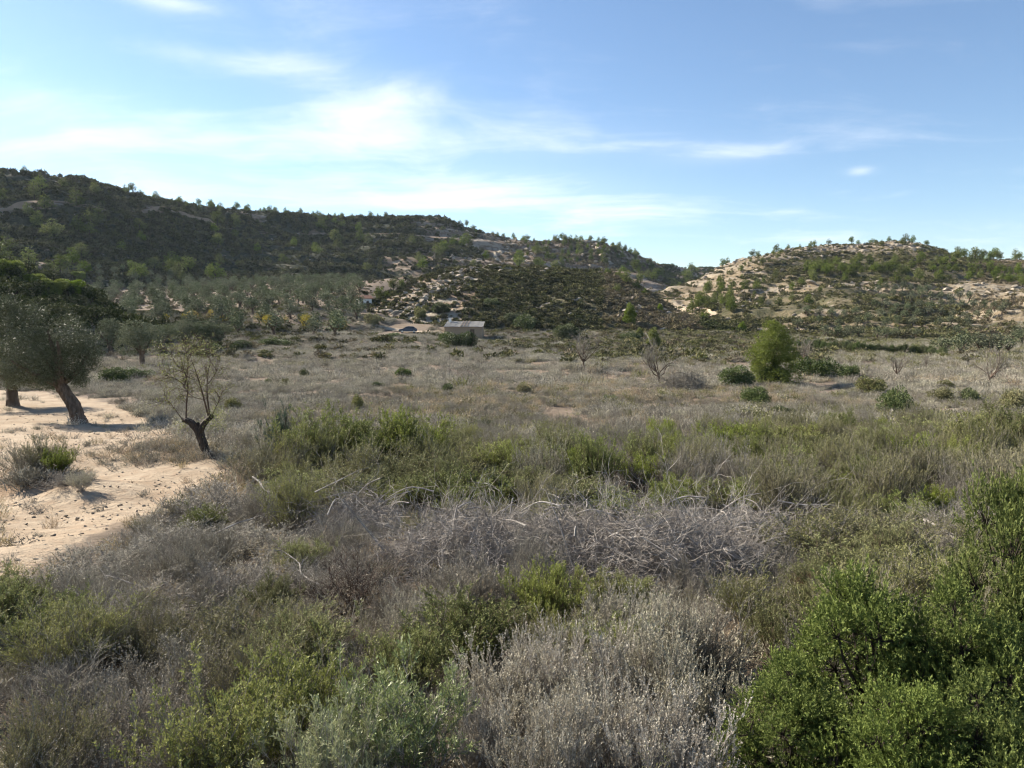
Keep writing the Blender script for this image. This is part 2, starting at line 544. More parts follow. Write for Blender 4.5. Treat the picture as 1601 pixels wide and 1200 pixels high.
class Hill:
    def __init__(self, name, rows, px0, px1, nu, nv, amp, freq, mat, seed, back=(120, 45), sink=(18, 16), bare=None, ledge=0.16, rise=6.5):
        pxs = np.linspace(px0, px1, nu)
        lines = []
        for i, row in enumerate(rows):
            py, d = lerp_row(row, pxs)
            pts = np.array([at_depth(a, b, c) for a, b, c in zip(pxs, py, d)])
            lines.append(pts)
        foot = lines[0].copy()
        low = np.array([p - unit(np.array([p[0], p[1], 0])) * sink[0] for p in foot]); low[:, 2] = foot[:, 2] - sink[1]
        crest = lines[-1]
        hz = np.stack([crest[:, 0], crest[:, 1], 0 * crest[:, 0]], 1)
        b1 = crest + unit(hz) * back[0] * 0.35; b1[:, 2] = crest[:, 2] - back[1] * 0.22
        b2 = crest + unit(hz) * back[0]; b2[:, 2] = crest[:, 2] - back[1]
        ctl = np.stack([low] + lines + [b1, b2], 1)          # nu, rows, 3
        nr = ctl.shape[1]
        self.row_v = [(i + 1) / (nr - 1) for i in range(len(rows))]
        vs = np.linspace(0, nr - 1, nv)
        i0 = np.clip(np.floor(vs).astype(int), 0, nr - 2); t = (vs - i0)[None, :, None]
        g = lambda k: ctl[:, np.clip(k, 0, nr - 1)]
        p0, p1, p2, p3 = g(i0 - 1), g(i0), g(i0 + 1), g(i0 + 2)
        m1 = (p2 - p0) * 0.32; m2 = (p3 - p1) * 0.32
        h = lambda: None
        P = (2 * t ** 3 - 3 * t ** 2 + 1) * p1 + (t ** 3 - 2 * t ** 2 + t) * m1 + (-2 * t ** 3 + 3 * t ** 2) * p2 + (t ** 3 - t ** 2) * m2
        vv = np.linspace(0, 1, nv)
        fade = smooth(self.row_v[0] - 0.05, self.row_v[0] + 0.1, vv) * (1 - 0.72 * np.exp(-((vv - self.row_v[-1]) / 0.07) ** 2))
        x, y = P[..., 0], P[..., 1]
        n = fbm(x * freq, y * freq, seed, 5) * amp
        gully = -np.abs(fbm(x * freq * 0.6 + 0.25 * P[..., 2] * freq, y * freq * 0.25, seed + 5, 3)) * amp * 1.5 + amp * 0.25
        P[..., 2] += (n + gully) * fade[None]
        # ledges
        led = fbm(x * 0.01, y * 0.01, seed + 9, 2) * 6
        zz = P[..., 2] + led
        P[..., 2] += fade[None] * (smooth(0.6, 0.95, (zz / rise) % 1.0) - ((zz / rise) % 1.0)) * amp * ledge
        b = np.zeros(P.shape[:2]) if bare is None else bare(np.broadcast_to(pxs[:, None], P.shape[:2]), np.broadcast_to(vv[None], P.shape[:2]), P)
        self.P, self.bare, self.pxs, self.vv = P, b, pxs, vv
        me, V, q = grid_mesh(name, P, mat, {'bare': b})
        o = link(name, me); o['kind'] = 'structure'
        TERRAIN.append((V, q))
        a, bq, c = P[:-1, :-1], P[1:, :-1], P[:-1, 1:]
        self.area = np.linalg.norm(np.cross(bq - a, c - a), axis=-1)

    def sample(self, n, weight=None, seed=0, vmax=None, vmin=None):
        r = np.random.default_rng(seed)
        w = self.area.copy()
        hi = (self.row_v[-1] + 0.03) if vmax is None else vmax
        lo = self.row_v[0] - 0.02 if vmin is None else vmin
        w *= ((self.vv[:-1] < hi) & (self.vv[:-1] > lo))[None]
        if weight is not None:
            w *= weight(np.broadcast_to(self.pxs[:-1, None], w.shape), np.broadcast_to(self.vv[None, :-1], w.shape), self.P[:-1, :-1], self.bare[:-1, :-1])
        c = np.cumsum(w.ravel())
        if c[-1] <= 0:
            return np.zeros((0, 3))
        k = np.searchsorted(c, r.random(n) * c[-1])
        i, j = np.unravel_index(np.clip(k, 0, w.size - 1), w.shape)
        a = r.random(n)[:, None]; b = r.random(n)[:, None]
        P = self.P
        return (P[i, j] * (1 - a) + P[i + 1, j] * a) * (1 - b) + (P[i, j + 1] * (1 - a) + P[i + 1, j + 1] * a) * b

    def at(self, px, v):
        i = np.clip(np.interp(px, self.pxs, np.arange(len(self.pxs))), 0, len(self.pxs) - 1.001)
        j = np.clip(v * (len(self.vv) - 1), 0, len(self.vv) - 1.001)
        i0, j0 = int(i), int(j); a, b = i - i0, j - j0
        P = self.P
        return (P[i0, j0] * (1 - a) + P[i0 + 1, j0] * a) * (1 - b) + (P[i0, j0 + 1] * (1 - a) + P[i0 + 1, j0 + 1] * a) * b


ROCK = (0.32, 0.275, 0.21)
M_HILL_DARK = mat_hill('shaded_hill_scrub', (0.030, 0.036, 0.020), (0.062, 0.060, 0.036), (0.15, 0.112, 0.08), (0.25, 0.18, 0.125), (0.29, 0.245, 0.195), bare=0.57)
M_HILL_KNOLL = mat_hill('knoll_scrub', (0.075, 0.072, 0.04), (0.15, 0.125, 0.075), (0.20, 0.145, 0.097), (0.30, 0.225, 0.155), ROCK, bare=0.52)
M_HILL_RIGHT = mat_hill('terraced_hill_earth', (0.075, 0.072, 0.038), (0.15, 0.125, 0.075), (0.185, 0.145, 0.092), (0.26, 0.205, 0.137), (0.29, 0.245, 0.18), bare=0.55)

left_rows = [
    [(-400, 440, 270), (0, 440, 295), (130, 440, 325), (300, 438, 372), (430, 445, 405), (560, 458, 440), (700, 452, 455), (850, 450, 470), (1000, 450, 520), (1090, 455, 600), (1250, 462, 600)],
    [(-400, 350, 325), (0, 372, 345), (130, 382, 375), (300, 395, 430), (430, 400, 475), (560, 402, 515), (700, 404, 528), (850, 414, 545), (1000, 430, 630), (1090, 436, 820), (1250, 440, 880)],
    [(-400, 285, 370), (0, 310, 388), (100, 317, 405), (200, 331, 435), (300, 345, 475), (400, 355, 520), (500, 363, 560), (600, 365, 582), (700, 372, 592), (770, 382, 592), (850, 392, 602),
     (940, 400, 625), (1000, 415, 700), (1030, 423, 780), (1090, 429, 900), (1250, 432, 950)],
    [(-400, 235, 400), (-100, 252, 420), (0, 263, 432), (60, 269, 442), (130, 277, 457), (180, 295, 472), (230, 313, 492), (330, 326, 532), (430, 334, 572), (520, 341, 602), (560, 339, 622), (690, 339, 642),
     (720, 352, 642), (770, 369, 635), (850, 377, 652), (940, 382, 682), (985, 393, 720), (1000, 402, 745), (1030, 413, 810), (1090, 420, 960), (1250, 425, 1000)]]


def bare_left(px, v, P):
    b = 0.75 * 1.3 * np.exp(-((v - HL_BENCH) / 0.014) ** 2) * smooth(800, 700, px)
    b = b + smooth(690, 780, px) * 0.42 
    b = b + 0.4 * smooth(0.05, 0.3, fbm(P[..., 0] * 0.016, P[..., 1] * 0.016, 131, 4))
    b = b + 0.7 * np.exp(-((px - 740) / 60) ** 2 - ((v - HL_BENCH - 0.03) / 0.05) ** 2)
    return np.clip(b, 0, 1)


HL_BENCH = 3 / 6.0
HL_BENCH = 3.0 / (len(left_rows) + 2)
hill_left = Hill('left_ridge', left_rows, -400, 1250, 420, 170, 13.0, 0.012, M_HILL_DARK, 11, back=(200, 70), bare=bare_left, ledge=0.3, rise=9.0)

spur_rows = [
    [(-500, 512, 100), (0, 512, 104), (120, 512, 112), (200, 514, 122), (260, 520, 128)],
    [(-500, 440, 122), (0, 462, 126), (60, 470, 130), (120, 486, 134), (200, 508, 135), (260, 522, 134)],
    [(-500, 405, 138), (0, 430, 142), (60, 438, 146), (120, 462, 148), (170, 487, 146), (220, 507, 142), (260, 524, 138)]]
hill_spur = Hill('wooded_spur', spur_rows, -500, 260, 120, 60, 1.2, 0.05, M_HILL_DARK, 23, back=(40, 22), sink=(8, 6))

knoll_rows = [
    [(500, 521, 200), (570, 516, 198), (640, 513, 197), (720, 511, 197), (850, 513, 197), (950, 516, 196), (1060, 517, 196), (1110, 518, 196), (1170, 530, 190)],
    [(500, 516, 210), (570, 494, 214), (640, 472, 222), (720, 452, 229), (850, 456, 229), (950, 462, 226), (1020, 484, 219), (1060, 500, 213), (1110, 512, 206), (1170, 530, 198)],
    [(500, 512, 222), (545, 492, 226), (570, 478, 230), (600, 462, 237), (640, 443, 246), (680, 429, 256), (720, 419, 262), (780, 416, 266), (850, 421, 266), (950, 425, 263), (985, 441, 256), (1020, 463, 246),
     (1060, 486, 234), (1110, 507, 218), (1170, 530, 205)]]


def bare_knoll(px, v, P):
    b = smooth(790, 690, px) * smooth(560, 600, px) * 0.48 * (0.4 + 0.6 * smooth(0.2, 0.45, v)) + 0.6 * np.exp(-((v - 0.62) / 0.05) ** 2)
    b = b + 0.8 * np.exp(-((px - 690) / 45.0) ** 2 - ((v - 0.30) / 0.05) ** 2)
    return np.clip(b, 0, 1)


hill_knoll = Hill('rocky_knoll', knoll_rows, 500, 1170, 260, 110, 1.6, 0.05, M_HILL_KNOLL, 31, back=(60, 24), sink=(12, 6), bare=bare_knoll)

right_rows = [
    [(980, 516, 212), (1100, 516, 204), (1190, 519, 194), (1350, 524, 184), (1470, 527, 180), (1601, 531, 174), (2000, 540, 160)],
    [(980, 502, 270), (1100, 492, 252), (1190, 484, 246), (1250, 482, 242), (1350, 484, 240), (1470, 482, 238), (1601, 470, 228), (2000, 460, 220)],
    [(980, 490, 312), (1100, 466, 322), (1190, 449, 322), (1250, 443, 320), (1350, 441, 320), (1470, 443, 318), (1601, 447, 306), (2000, 440, 290)],
    [(980, 484, 330), (1100, 447, 366), (1190, 421, 374), (1250, 411, 378), (1350, 409, 378), (1470, 411, 376), (1601, 423, 362), (2000, 418, 350)],
    [(980, 476, 345), (1040, 454, 372), (1100, 431, 402), (1130, 414, 416), (1190, 397, 426), (1250, 386, 432), (1350, 381, 437), (1410, 377, 441), (1470, 388, 441), (1500, 404, 441), (1601, 408, 430), (2000, 402, 420)]]
VR = [(i + 1) / 7.0 for i in range(5)]


def bare_right(px, v, P):
    b = 0.55 * smooth(1300, 1130, px) * smooth(VR[1], VR[2], v) + 0.8 * np.exp(-((v - VR[2] + 0.02) / 0.022) ** 2)
    b = b + 0.6 * np.exp(-((v - VR[4] + 0.03) / 0.05) ** 2) + 0.6 * smooth(1440, 1540, px) * smooth(VR[3], VR[2], v) * smooth(VR[0], VR[1], v)
    b = b + 0.55 * smooth(1150, 1300, px) * np.exp(-((v - VR[1] + 0.06) / 0.05) ** 2) * (0.5 + 0.5 * np.sin(v * 260))
    b = b - 0.35 * np.exp(-((v - VR[3] + 0.03) / 0.05) ** 2) * smooth(1230, 1300, px)
    return np.clip(b, 0, 1)


hill_right = Hill('terraced_hill', right_rows, 980, 2000, 330, 170, 3.4, 0.03, M_HILL_RIGHT, 47, back=(140, 42), sink=(14, 6), bare=bare_right, ledge=0.75, rise=4.2)

# ray tests against the bare land
_bv, _bq, _o = [], [], 0
for V, q in TERRAIN:
    _bv.append(V); _bq.append(q + _o); _o += len(V)
_bv = np.concatenate(_bv); _bq = np.concatenate(_bq)
LAND = BVHTree.FromPolygons([tuple(v) for v in _bv.tolist()], [tuple(f) for f in _bq.tolist()])


def land_z(x, y):
    h = LAND.ray_cast(Vector((x, y, 400.0)), Vector((0, 0, -1)))
    return h[0].z if h[0] is not None else 0.0


def to_px(P):
    P = np.asarray(P, float)
    q = P - CAM
    c, s = math.cos(PITCH), math.sin(PITCH)
    f = q[..., 1] * c - q[..., 2] * s
    u = q[..., 1] * s + q[..., 2] * c
    return 800.5 + F * q[..., 0] / f, 600.0 - F * u / f


def seen(p, up=0.0, margin=0):
    """does the land leave this point in view and inside the frame"""
    x, y = to_px(np.array([p[0], p[1], p[2] + up]))
    if x < -margin or x > 1601 + margin or y < 0 or y > 1200 + margin:
        return False
    d = Vector((p[0], p[1], p[2] + up)) - Vector(CAM)
    L = d.length
    h = LAND.ray_cast(Vector(CAM), d.normalized(), L - 0.3)
    return h[0] is None

# ------------------------------------------------------------------ plant building blocks
def rvec(r, n):
    return unit(r.normal(size=(n, 3)))


def perp(r, T):
    return unit(np.cross(T, rvec(r, len(T))))


def curves(r, start, dirs, L, K, bend=0.2, wig=0.04, up=0.0):
    """N curved stems of K points each"""
    n = len(start)
    s = np.linspace(0, 1, K)[None, :, None]
    L = np.broadcast_to(np.asarray(L, float), (n,))[:, None, None]
    b = perp(r, dirs)[:, None] * bend * r.random((n, 1, 1)) + np.array([0, 0, up])[None, None]
    w = np.cumsum(r.normal(size=(n, K, 3)) * wig, axis=1); w -= w[:, :1]
    return start[:, None] + (dirs[:, None] * s + b * s * s + w) * L


def tangent(P):
    return unit(np.gradient(P, axis=1))


def tubes(buf, r, P, r0, r1, sides=3, mat=0, rnd=None):
    n, K, _ = P.shape
    T = tangent(P)
    ref = rvec(r, n)[:, None]
    A = unit(np.cross(T, ref)); B = np.cross(T, A)
    rad = (np.broadcast_to(np.asarray(r0, float), (n,))[:, None] * (1 - np.linspace(0, 1, K)) + np.broadcast_to(np.asarray(r1, float), (n,))[:, None] * np.linspace(0, 1, K))[..., None]
    rings = []
    for k in range(sides):
        a = 2 * PI * k / sides
        rings.append(P + (A * math.cos(a) + B * math.sin(a)) * rad)
    V = np.stack(rings, 2)                       # n,K,sides,3
    idx = np.arange(n * K * sides).reshape(n, K, sides)
    nx = np.roll(idx, -1, axis=2)
    a, b, c, d = idx[:, :-1], nx[:, :-1], nx[:, 1:], idx[:, 1:]
    tri = np.concatenate([np.stack([a, b, c], -1).reshape(-1, 3), np.stack([a, c, d], -1).reshape(-1, 3)])
    rr = (r.random(n) if rnd is None else np.broadcast_to(rnd, (n,)))
    buf.add(V.reshape(-1, 3), tri, np.repeat(rr, K * sides), mat)


def leaves(buf, r, pos, d, L, W, mat=0, rnd=None, fold=0.0):
    """diamond leaves, two triangles each"""
    n = len(pos)
    side = perp(r, d)
    L = np.broadcast_to(np.asarray(L, float), (n,))[:, None]; W = np.broadcast_to(np.asarray(W, float), (n,))[:, None]
    nrm = np.cross(d, side)
    mid = pos + d * L * 0.5 + nrm * L * fold
    V = np.stack([pos, mid + side * W * 0.5, pos + d * L, mid - side * W * 0.5], 1)
    i = np.arange(n)[:, None] * 4
    tri = np.concatenate([i + np.array([[0, 1, 2]]), i + np.array([[0, 2, 3]])])
    rr = r.random(n) if rnd is None else rnd
    buf.add(V.reshape(-1, 3), tri, np.repeat(rr, 4), mat)


def blades(buf, r, pos, d, L, W, mat=0):
    """thin single-triangle needles or grass"""
    n = len(pos)
    side = perp(r, d)
    L = np.broadcast_to(np.asarray(L, float), (n,))[:, None]; W = np.broadcast_to(np.asarray(W, float), (n,))[:, None]
    V = np.stack([pos - side * W * 0.5, pos + side * W * 0.5, pos + d * L], 1)
    i = np.arange(n)[:, None] * 3
    buf.add(V.reshape(-1, 3), i + np.array([[0, 1, 2]]), np.repeat(r.random(n), 3), mat)


def along(r, P, n, lo=0.3, hi=1.0):
    """n random points on each curve with their tangents"""
    N, K, _ = P.shape
    t = (lo + (hi - lo) * r.random((N, n))) * (K - 1)
    i = np.clip(t.astype(int), 0, K - 2); f = (t - i)[..., None]
    rows = np.arange(N)[:, None]
    pos = P[rows, i] * (1 - f) + P[rows, i + 1] * f
    tan = unit(P[rows, i + 1] - P[rows, i])
    return pos.reshape(-1, 3), tan.reshape(-1, 3), (t / (K - 1)).reshape(-1)


def dome_dirs(r, n, spread):
    a = r.random(n) * 2 * PI
    t = np.sqrt(r.random(n)) * spread
    return np.stack([np.sin(t) * np.cos(a), np.sin(t) * np.sin(a), np.cos(t)], 1)


UP = np.array([0, 0, 1.0])


def shrub(seed, n1=30, h=1.0, spread=0.9, n2=8, l2=0.4, n3=0, l3=0.15, leaf=12, ll=0.03, lw=0.008, ang=0.8, lstart=0.2, upw=0.4, r1=0.008, bend=0.25, leaf2=0,
          twig_mat=None, leaf_mat=None, base=0.12, spiky=False, wig=0.03, squash=0.3, joined=False):
    """a shrub of stems, twigs and leaves; returns its two meshes"""
    r = np.random.default_rng(seed)
    st = Buf()
    fo = st if joined else Buf()
    lm = 1 if joined else 0
    d1 = dome_dirs(r, n1, spread)
    s1 = np.concatenate([r.normal(size=(n1, 2)) * base * h * 0.5, np.zeros((n1, 1))], 1)
    s1[:, 2] = -0.05
    L1 = h * (0.62 + 0.38 * r.random(n1)) * (1 - squash * (1 - d1[:, 2]))
    c1 = curves(r, s1, d1, L1, 6, bend, wig, 0.12)
    tubes(st, r, c1, r1 * (0.7 + 0.6 * r.random(n1)), r1 * 0.3)
    p2, t2, f2 = along(r, c1, n2, 0.25, 1.0)
    d2 = unit(t2 + perp(r, t2) * 0.75 + UP * upw)
    c2 = curves(r, p2, d2, l2 * h * (1.1 - 0.6 * f2) * (0.5 + r.random(len(p2)) * 0.6), 4, bend, wig, 0.05)
    tubes(st, r, c2, r1 * 0.45, r1 * 0.2)
    last = c2
    if n3:
        p3, t3, f3 = along(r, c2, n3, 0.25, 1.0)
        d3 = unit(t3 + perp(r, t3) * 0.7 + UP * upw)
        c3 = curves(r, p3, d3, l3 * h * (0.5 + r.random(len(p3)) * 0.7), 3, bend, wig, 0.05)
        tubes(st, r, c3, r1 * 0.26, r1 * 0.12)
        last = c3
    for src, k, lo in ((last, leaf, lstart), (c2 if n3 else c1, leaf2, 0.35)):
        if k <= 0:
            continue
        lp, lt, lf = along(r, src, k, lo, 1.0)
        ld = unit(lt * (1.0 - 0.5 * ang) + perp(r, lt) * ang + UP * 0.15)
        size = ll * (0.6 + 0.7 * r.random(len(lp)))
        tone = np.clip(0.6 * lf + 0.5 * r.random(len(lp)) - 0.05, 0, 1)  # lighter young tips over darker bases, painting lit-and-shaded contrast into the leaf colour
        if spiky:
            blades(fo, r, lp, ld, size, lw, lm)
        else:
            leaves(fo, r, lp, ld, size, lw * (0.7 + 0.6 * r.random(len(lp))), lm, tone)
    if joined:
        return st.mesh('undershrub', [twig_mat, leaf_mat])
    ms = st.mesh('stems', twig_mat)
    mf = fo.mesh('foliage', leaf_mat) if fo.V else None
    return ms, mf


def limb(buf, pts, rads, sides=9, seg=8, rough=0.08, seed=0, mat=0):
    """a thick gnarled branch through a few points"""
    r = np.random.default_rng(seed)
    pts = np.array(pts, float); rads = np.array(rads, float)
    m = len(pts)
    t = np.linspace(0, m - 1, (m - 1) * seg + 1)
    i = np.clip(t.astype(int), 0, m - 2); f = (t - i)[:, None]
    g = lambda k: pts[np.clip(k, 0, m - 1)]
    p0, p1, p2, p3 = g(i - 1), g(i), g(i + 1), g(i + 2)
    P = 0.5 * ((2 * p1) + (-p0 + p2) * f + (2 * p0 - 5 * p1 + 4 * p2 - p3) * f ** 2 + (-p0 + 3 * p1 - 3 * p2 + p3) * f ** 3)
    R = np.interp(t, np.arange(m), rads)
    T = unit(np.gradient(P, axis=0))
    A = unit(np.cross(T, np.array([0.31, 0.82, 0.17]))); B = np.cross(T, A)
    V = []
    lob = r.random(3) * 6.28
    for k in range(sides):
        a = 2 * PI * k / sides
        rr = R * (1 + rough * np.sin(3 * a + lob[0] + t * 0.9) + rough * 0.8 * np.sin(5 * a + lob[1] - t * 1.3) + rough * 0.5 * r.normal(size=len(t)))
        V.append(P + (A * math.cos(a) + B * math.sin(a)) * rr[:, None])
    V = np.stack(V, 1)
    n = len(t)
    idx = np.arange(n * sides).reshape(n, sides); nx = np.roll(idx, -1, 1)
    a, b, c, d = idx[:-1], nx[:-1], nx[1:], idx[1:]
    tri = np.concatenate([np.stack([a, b, c], -1).reshape(-1, 3), np.stack([a, c, d], -1).reshape(-1, 3)])
    vv = np.concatenate([V.reshape(-1, 3), P[-1:]])
    cap = np.stack([idx[-1], nx[-1], np.full(sides, n * sides)], -1)
    buf.add(vv, np.concatenate([tri, cap]), r.random(), mat)
    return P


def crown(buf, r, lobes, n, L, W, out=0.6, shell=0.55, mat=0, tuft=0, droop=0.0):
    """leaves spread through the outer part of a crown made of lobes"""
    lobes = np.array(lobes, float)            # x y z rx ry rz
    vol = lobes[:, 3] * lobes[:, 4] + lobes[:, 3] * lobes[:, 5]
    k = r.choice(len(lobes), n, p=vol / vol.sum())
    u = rvec(r, n)
    rad = shell + (1.04 - shell) * np.sqrt(r.random(n))
    pos = lobes[k, :3] + u * lobes[k, 3:] * rad[:, None]
    d = unit(u * out + rvec(r, n) * (1 - out) + np.array([0, 0, -droop]))
    if tuft:
        pos = np.repeat(pos, tuft, 0); d = unit(np.repeat(d, tuft, 0) + r.normal(size=(n * tuft, 3)) * 0.45)
        blades(buf, r, pos, d, L * (0.6 + 0.6 * r.random(len(pos))), W)
    else:
        leaves(buf, r, pos, d, L * (0.6 + 0.7 * r.random(n)), W * (0.7 + 0.6 * r.random(n)))


def lobe_set(r, n, R, H, z0, lr=(0.35, 0.55), flat=0.8):
    """random lobes filling an egg of radius R, height H above z0"""
    out = []
    for i in range(n):
        a = r.random() * 2 * PI; q = math.sqrt(r.random()) * 0.72; z = r.random()
        w = math.sin(PI * min(0.95, 0.25 + 0.7 * z)) if z > 0 else 0.5
        s = R * r.uniform(*lr)
        out.append((math.cos(a) * q * R * w, math.sin(a) * q * R * w, z0 + s * flat * 0.8 + z * (H - 1.7 * s * flat), s, s, s * flat))
    return out


# ------------------------------------------------------------------ plant materials
B_GREY = mat_bark('grey_twig', (0.15, 0.133, 0.106), (0.33, 0.30, 0.248), 9, 0)
B_PALE = mat_bark('bleached_twig', (0.17, 0.148, 0.125), (0.50, 0.46, 0.41), 7, 0)
B_BROWN = mat_bark('brown_twig', (0.075, 0.052, 0.038), (0.17, 0.125, 0.092), 9, 0)
B_DARK = mat_bark('dark_bark', (0.028, 0.022, 0.018), (0.085, 0.066, 0.05), 14, 0.6)
B_OLIVE = mat_bark('olive_bark', (0.07, 0.05, 0.035), (0.20, 0.15, 0.11), 8, 0.8)
L_JUNIPER = mat_leaf('juniper_scales', (0.045, 0.068, 0.02), (0.225, 0.255, 0.08), 0.22, 0.65, obj_var=0.1, spec=0.12)
L_ROSEMARY = mat_leaf('rosemary_leaf', (0.055, 0.07, 0.022), (0.285, 0.30, 0.115), 0.18, 0.65, obj_var=0.25, spec=0.12)
L_OLIVEGREEN = mat_leaf('broom_leaf', (0.075, 0.075, 0.032), (0.31, 0.295, 0.14), 0.18, 0.65, obj_var=0.25, spec=0.12)
L_BRIGHT = mat_leaf('fresh_leaf', (0.075, 0.10, 0.02), (0.33, 0.36, 0.095), 0.24, 0.6, obj_var=0.2, spec=0.15)
L_SILVER = mat_leaf('silver_green_leaf', (0.10, 0.128, 0.045), (0.35, 0.38, 0.18), 0.2, 0.5, obj_var=0.15, spec=0.3)
L_GREY = mat_leaf('grey_leaf', (0.22, 0.20, 0.15), (0.52, 0.485, 0.385), 0.12, 0.7, obj_var=0.18, spec=0.1)
L_MAUVE = mat_leaf('dry_heath_leaf', (0.12, 0.107, 0.08), (0.37, 0.34, 0.27), 0.12, 0.7, obj_var=0.28, spec=0.1)
L_RUST = mat_leaf('rusty_leaf', (0.12, 0.048, 0.018), (0.24, 0.11, 0.045), 0.2)
L_STRAW = mat_leaf('straw', (0.26, 0.20, 0.125), (0.42, 0.34, 0.22), 0.2, obj_var=0.2)
L_TEAL = mat_leaf('blue_green_needle', (0.035, 0.07, 0.042), (0.085, 0.13, 0.08), 0.2, obj_var=0.1)
L_OLIVE = mat_leaf('olive_leaf', (0.036, 0.046, 0.02), (0.17, 0.18, 0.105), 0.14, 0.55, obj_var=0.15, spec=0.25)
L_OLIVE_FAR = mat_leaf('olive_leaf_far', (0.06, 0.074, 0.038), (0.19, 0.205, 0.12), 0.12, 0.75, obj_var=0.2, spec=0.1)
L_PINE = mat_leaf('pine_needle', (0.10, 0.135, 0.020), (0.24, 0.28, 0.055), 0.3, obj_var=0.1)
L_PINE_FAR = mat_leaf('pine_needle_far', (0.07, 0.095, 0.02), (0.19, 0.22, 0.055), 0.28, 0.7, obj_var=0.3, spec=0.1)
L_YELLOW = mat_leaf('autumn_almond_leaf', (0.22, 0.18, 0.03), (0.42, 0.33, 0.07), 0.3, obj_var=0.2)
L_OAK = mat_leaf('oak_leaf', (0.034, 0.044, 0.016), (0.085, 0.092, 0.033), 0.1, 0.8, obj_var=0.3, spec=0.08)
L_LENT = mat_leaf('lentisk_leaf', (0.05, 0.072, 0.024), (0.13, 0.155, 0.055), 0.2, obj_var=0.3)
L_ALMOND = mat_leaf('almond_leaf', (0.12, 0.15, 0.035), (0.26, 0.28, 0.08), 0.3)
L_SCRUB = mat_leaf('hill_scrub_leaf', (0.05, 0.055, 0.024), (0.125, 0.115, 0.055), 0.08, 0.8, obj_var=0.4, spec=0.08)
L_SCRUB_LIGHT = mat_leaf('terrace_scrub_leaf', (0.085, 0.088, 0.038), (0.17, 0.155, 0.075), 0.08, 0.8, obj_var=0.35, spec=0.08)
L_SCRUB_DRY = mat_leaf('hill_scrub_dry', (0.10, 0.085, 0.05), (0.21, 0.175, 0.11), 0.08, 0.8, obj_var=0.35, spec=0.08)

# ------------------------------------------------------------------ plant prototypes: lists of (stems, foliage) meshes
PROTO = {}


def protos(kind, n, **kw):
    PROTO[kind] = [shrub(hash_seed(kind) + i, **kw) for i in range(n)]


def hash_seed(s):
    return sum((i + 1) * ord(c) for i, c in enumerate(s)) * 10


protos('rosemary', 3, n1=40, spread=0.85, n2=9, l2=0.36, n3=3, l3=0.2, leaf=18, ll=0.038, lw=0.009, ang=0.75, upw=0.9, twig_mat=B_BROWN, leaf_mat=L_ROSEMARY, leaf2=6, squash=0.12)
protos('green', 2, n1=44, spread=0.85, n2=9, l2=0.34, n3=3, l3=0.18, leaf=18, ll=0.038, lw=0.010, ang=0.7, upw=1.0, twig_mat=B_BROWN, leaf_mat=L_BRIGHT, leaf2=5, squash=0.12)
protos('broom', 3, n1=50, spread=0.95, n2=8, l2=0.38, n3=3, l3=0.22, leaf=15, ll=0.034, lw=0.008, ang=0.55, upw=0.7, twig_mat=B_GREY, leaf_mat=L_OLIVEGREEN, leaf2=3, squash=0.15)
protos('wormwood', 3, n1=60, spread=0.8, n2=8, l2=0.32, n3=3, l3=0.17, leaf=15, ll=0.022, lw=0.009, ang=0.6, upw=1.1, twig_mat=B_PALE, leaf_mat=L_GREY, leaf2=6, squash=0.15, r1=0.006)
protos('heath', 3, n1=52, spread=1.1, n2=8, l2=0.34, n3=3, l3=0.19, leaf=8, ll=0.026, lw=0.011, ang=0.6, upw=0.6, twig_mat=B_GREY, leaf_mat=L_MAUVE, leaf2=2, r1=0.008, squash=0.15)
protos('dry', 3, n1=40, spread=1.1, n2=9, l2=0.46, n3=4, l3=0.26, leaf=3, ll=0.018, lw=0.006, ang=0.7, upw=0.3, twig_mat=B_GREY, leaf_mat=L_GREY, r1=0.008, bend=0.5, wig=0.07, squash=0.15)
protos('brown', 2, n1=28, spread=0.95, n2=9, l2=0.42, n3=4, l3=0.25, leaf=6, ll=0.02, lw=0.007, ang=0.7, upw=0.6, twig_mat=B_BROWN, leaf_mat=L_MAUVE, r1=0.01, bend=0.4, wig=0.05, squash=0.15)
protos('rust', 1, n1=24, spread=0.8, n2=8, l2=0.4, n3=3, l3=0.2, leaf=9, ll=0.02, lw=0.007, upw=0.7, twig_mat=B_BROWN, leaf_mat=L_RUST)
protos('leafy', 2, n1=44, spread=1.05, n2=10, l2=0.34, n3=3, l3=0.16, leaf=12, ll=0.036, lw=0.013, ang=0.75, upw=0.8, twig_mat=B_GREY, leaf_mat=L_BRIGHT, leaf2=5, squash=0.12)
protos('silver', 2, n1=44, spread=1.05, n2=10, l2=0.32, n3=3, l3=0.16, leaf=12, ll=0.046, lw=0.010, ang=0.7, upw=0.7, twig_mat=B_PALE, leaf_mat=L_SILVER, leaf2=5, squash=0.12)
protos('teal', 1, n1=60, spread=0.9, n2=8, l2=0.3, n3=3, l3=0.14, leaf=15, ll=0.036, lw=0.009, ang=0.6, upw=0.8, twig_mat=B_BROWN, leaf_mat=L_TEAL, leaf2=5, squash=0.2)
protos('straw', 2, n1=110, spread=0.8, n2=3, l2=0.3, n3=0, leaf=4, ll=0.03, lw=0.004, ang=0.3, upw=0.5, twig_mat=L_STRAW, leaf_mat=L_STRAW, r1=0.003, spiky=True, base=0.5)


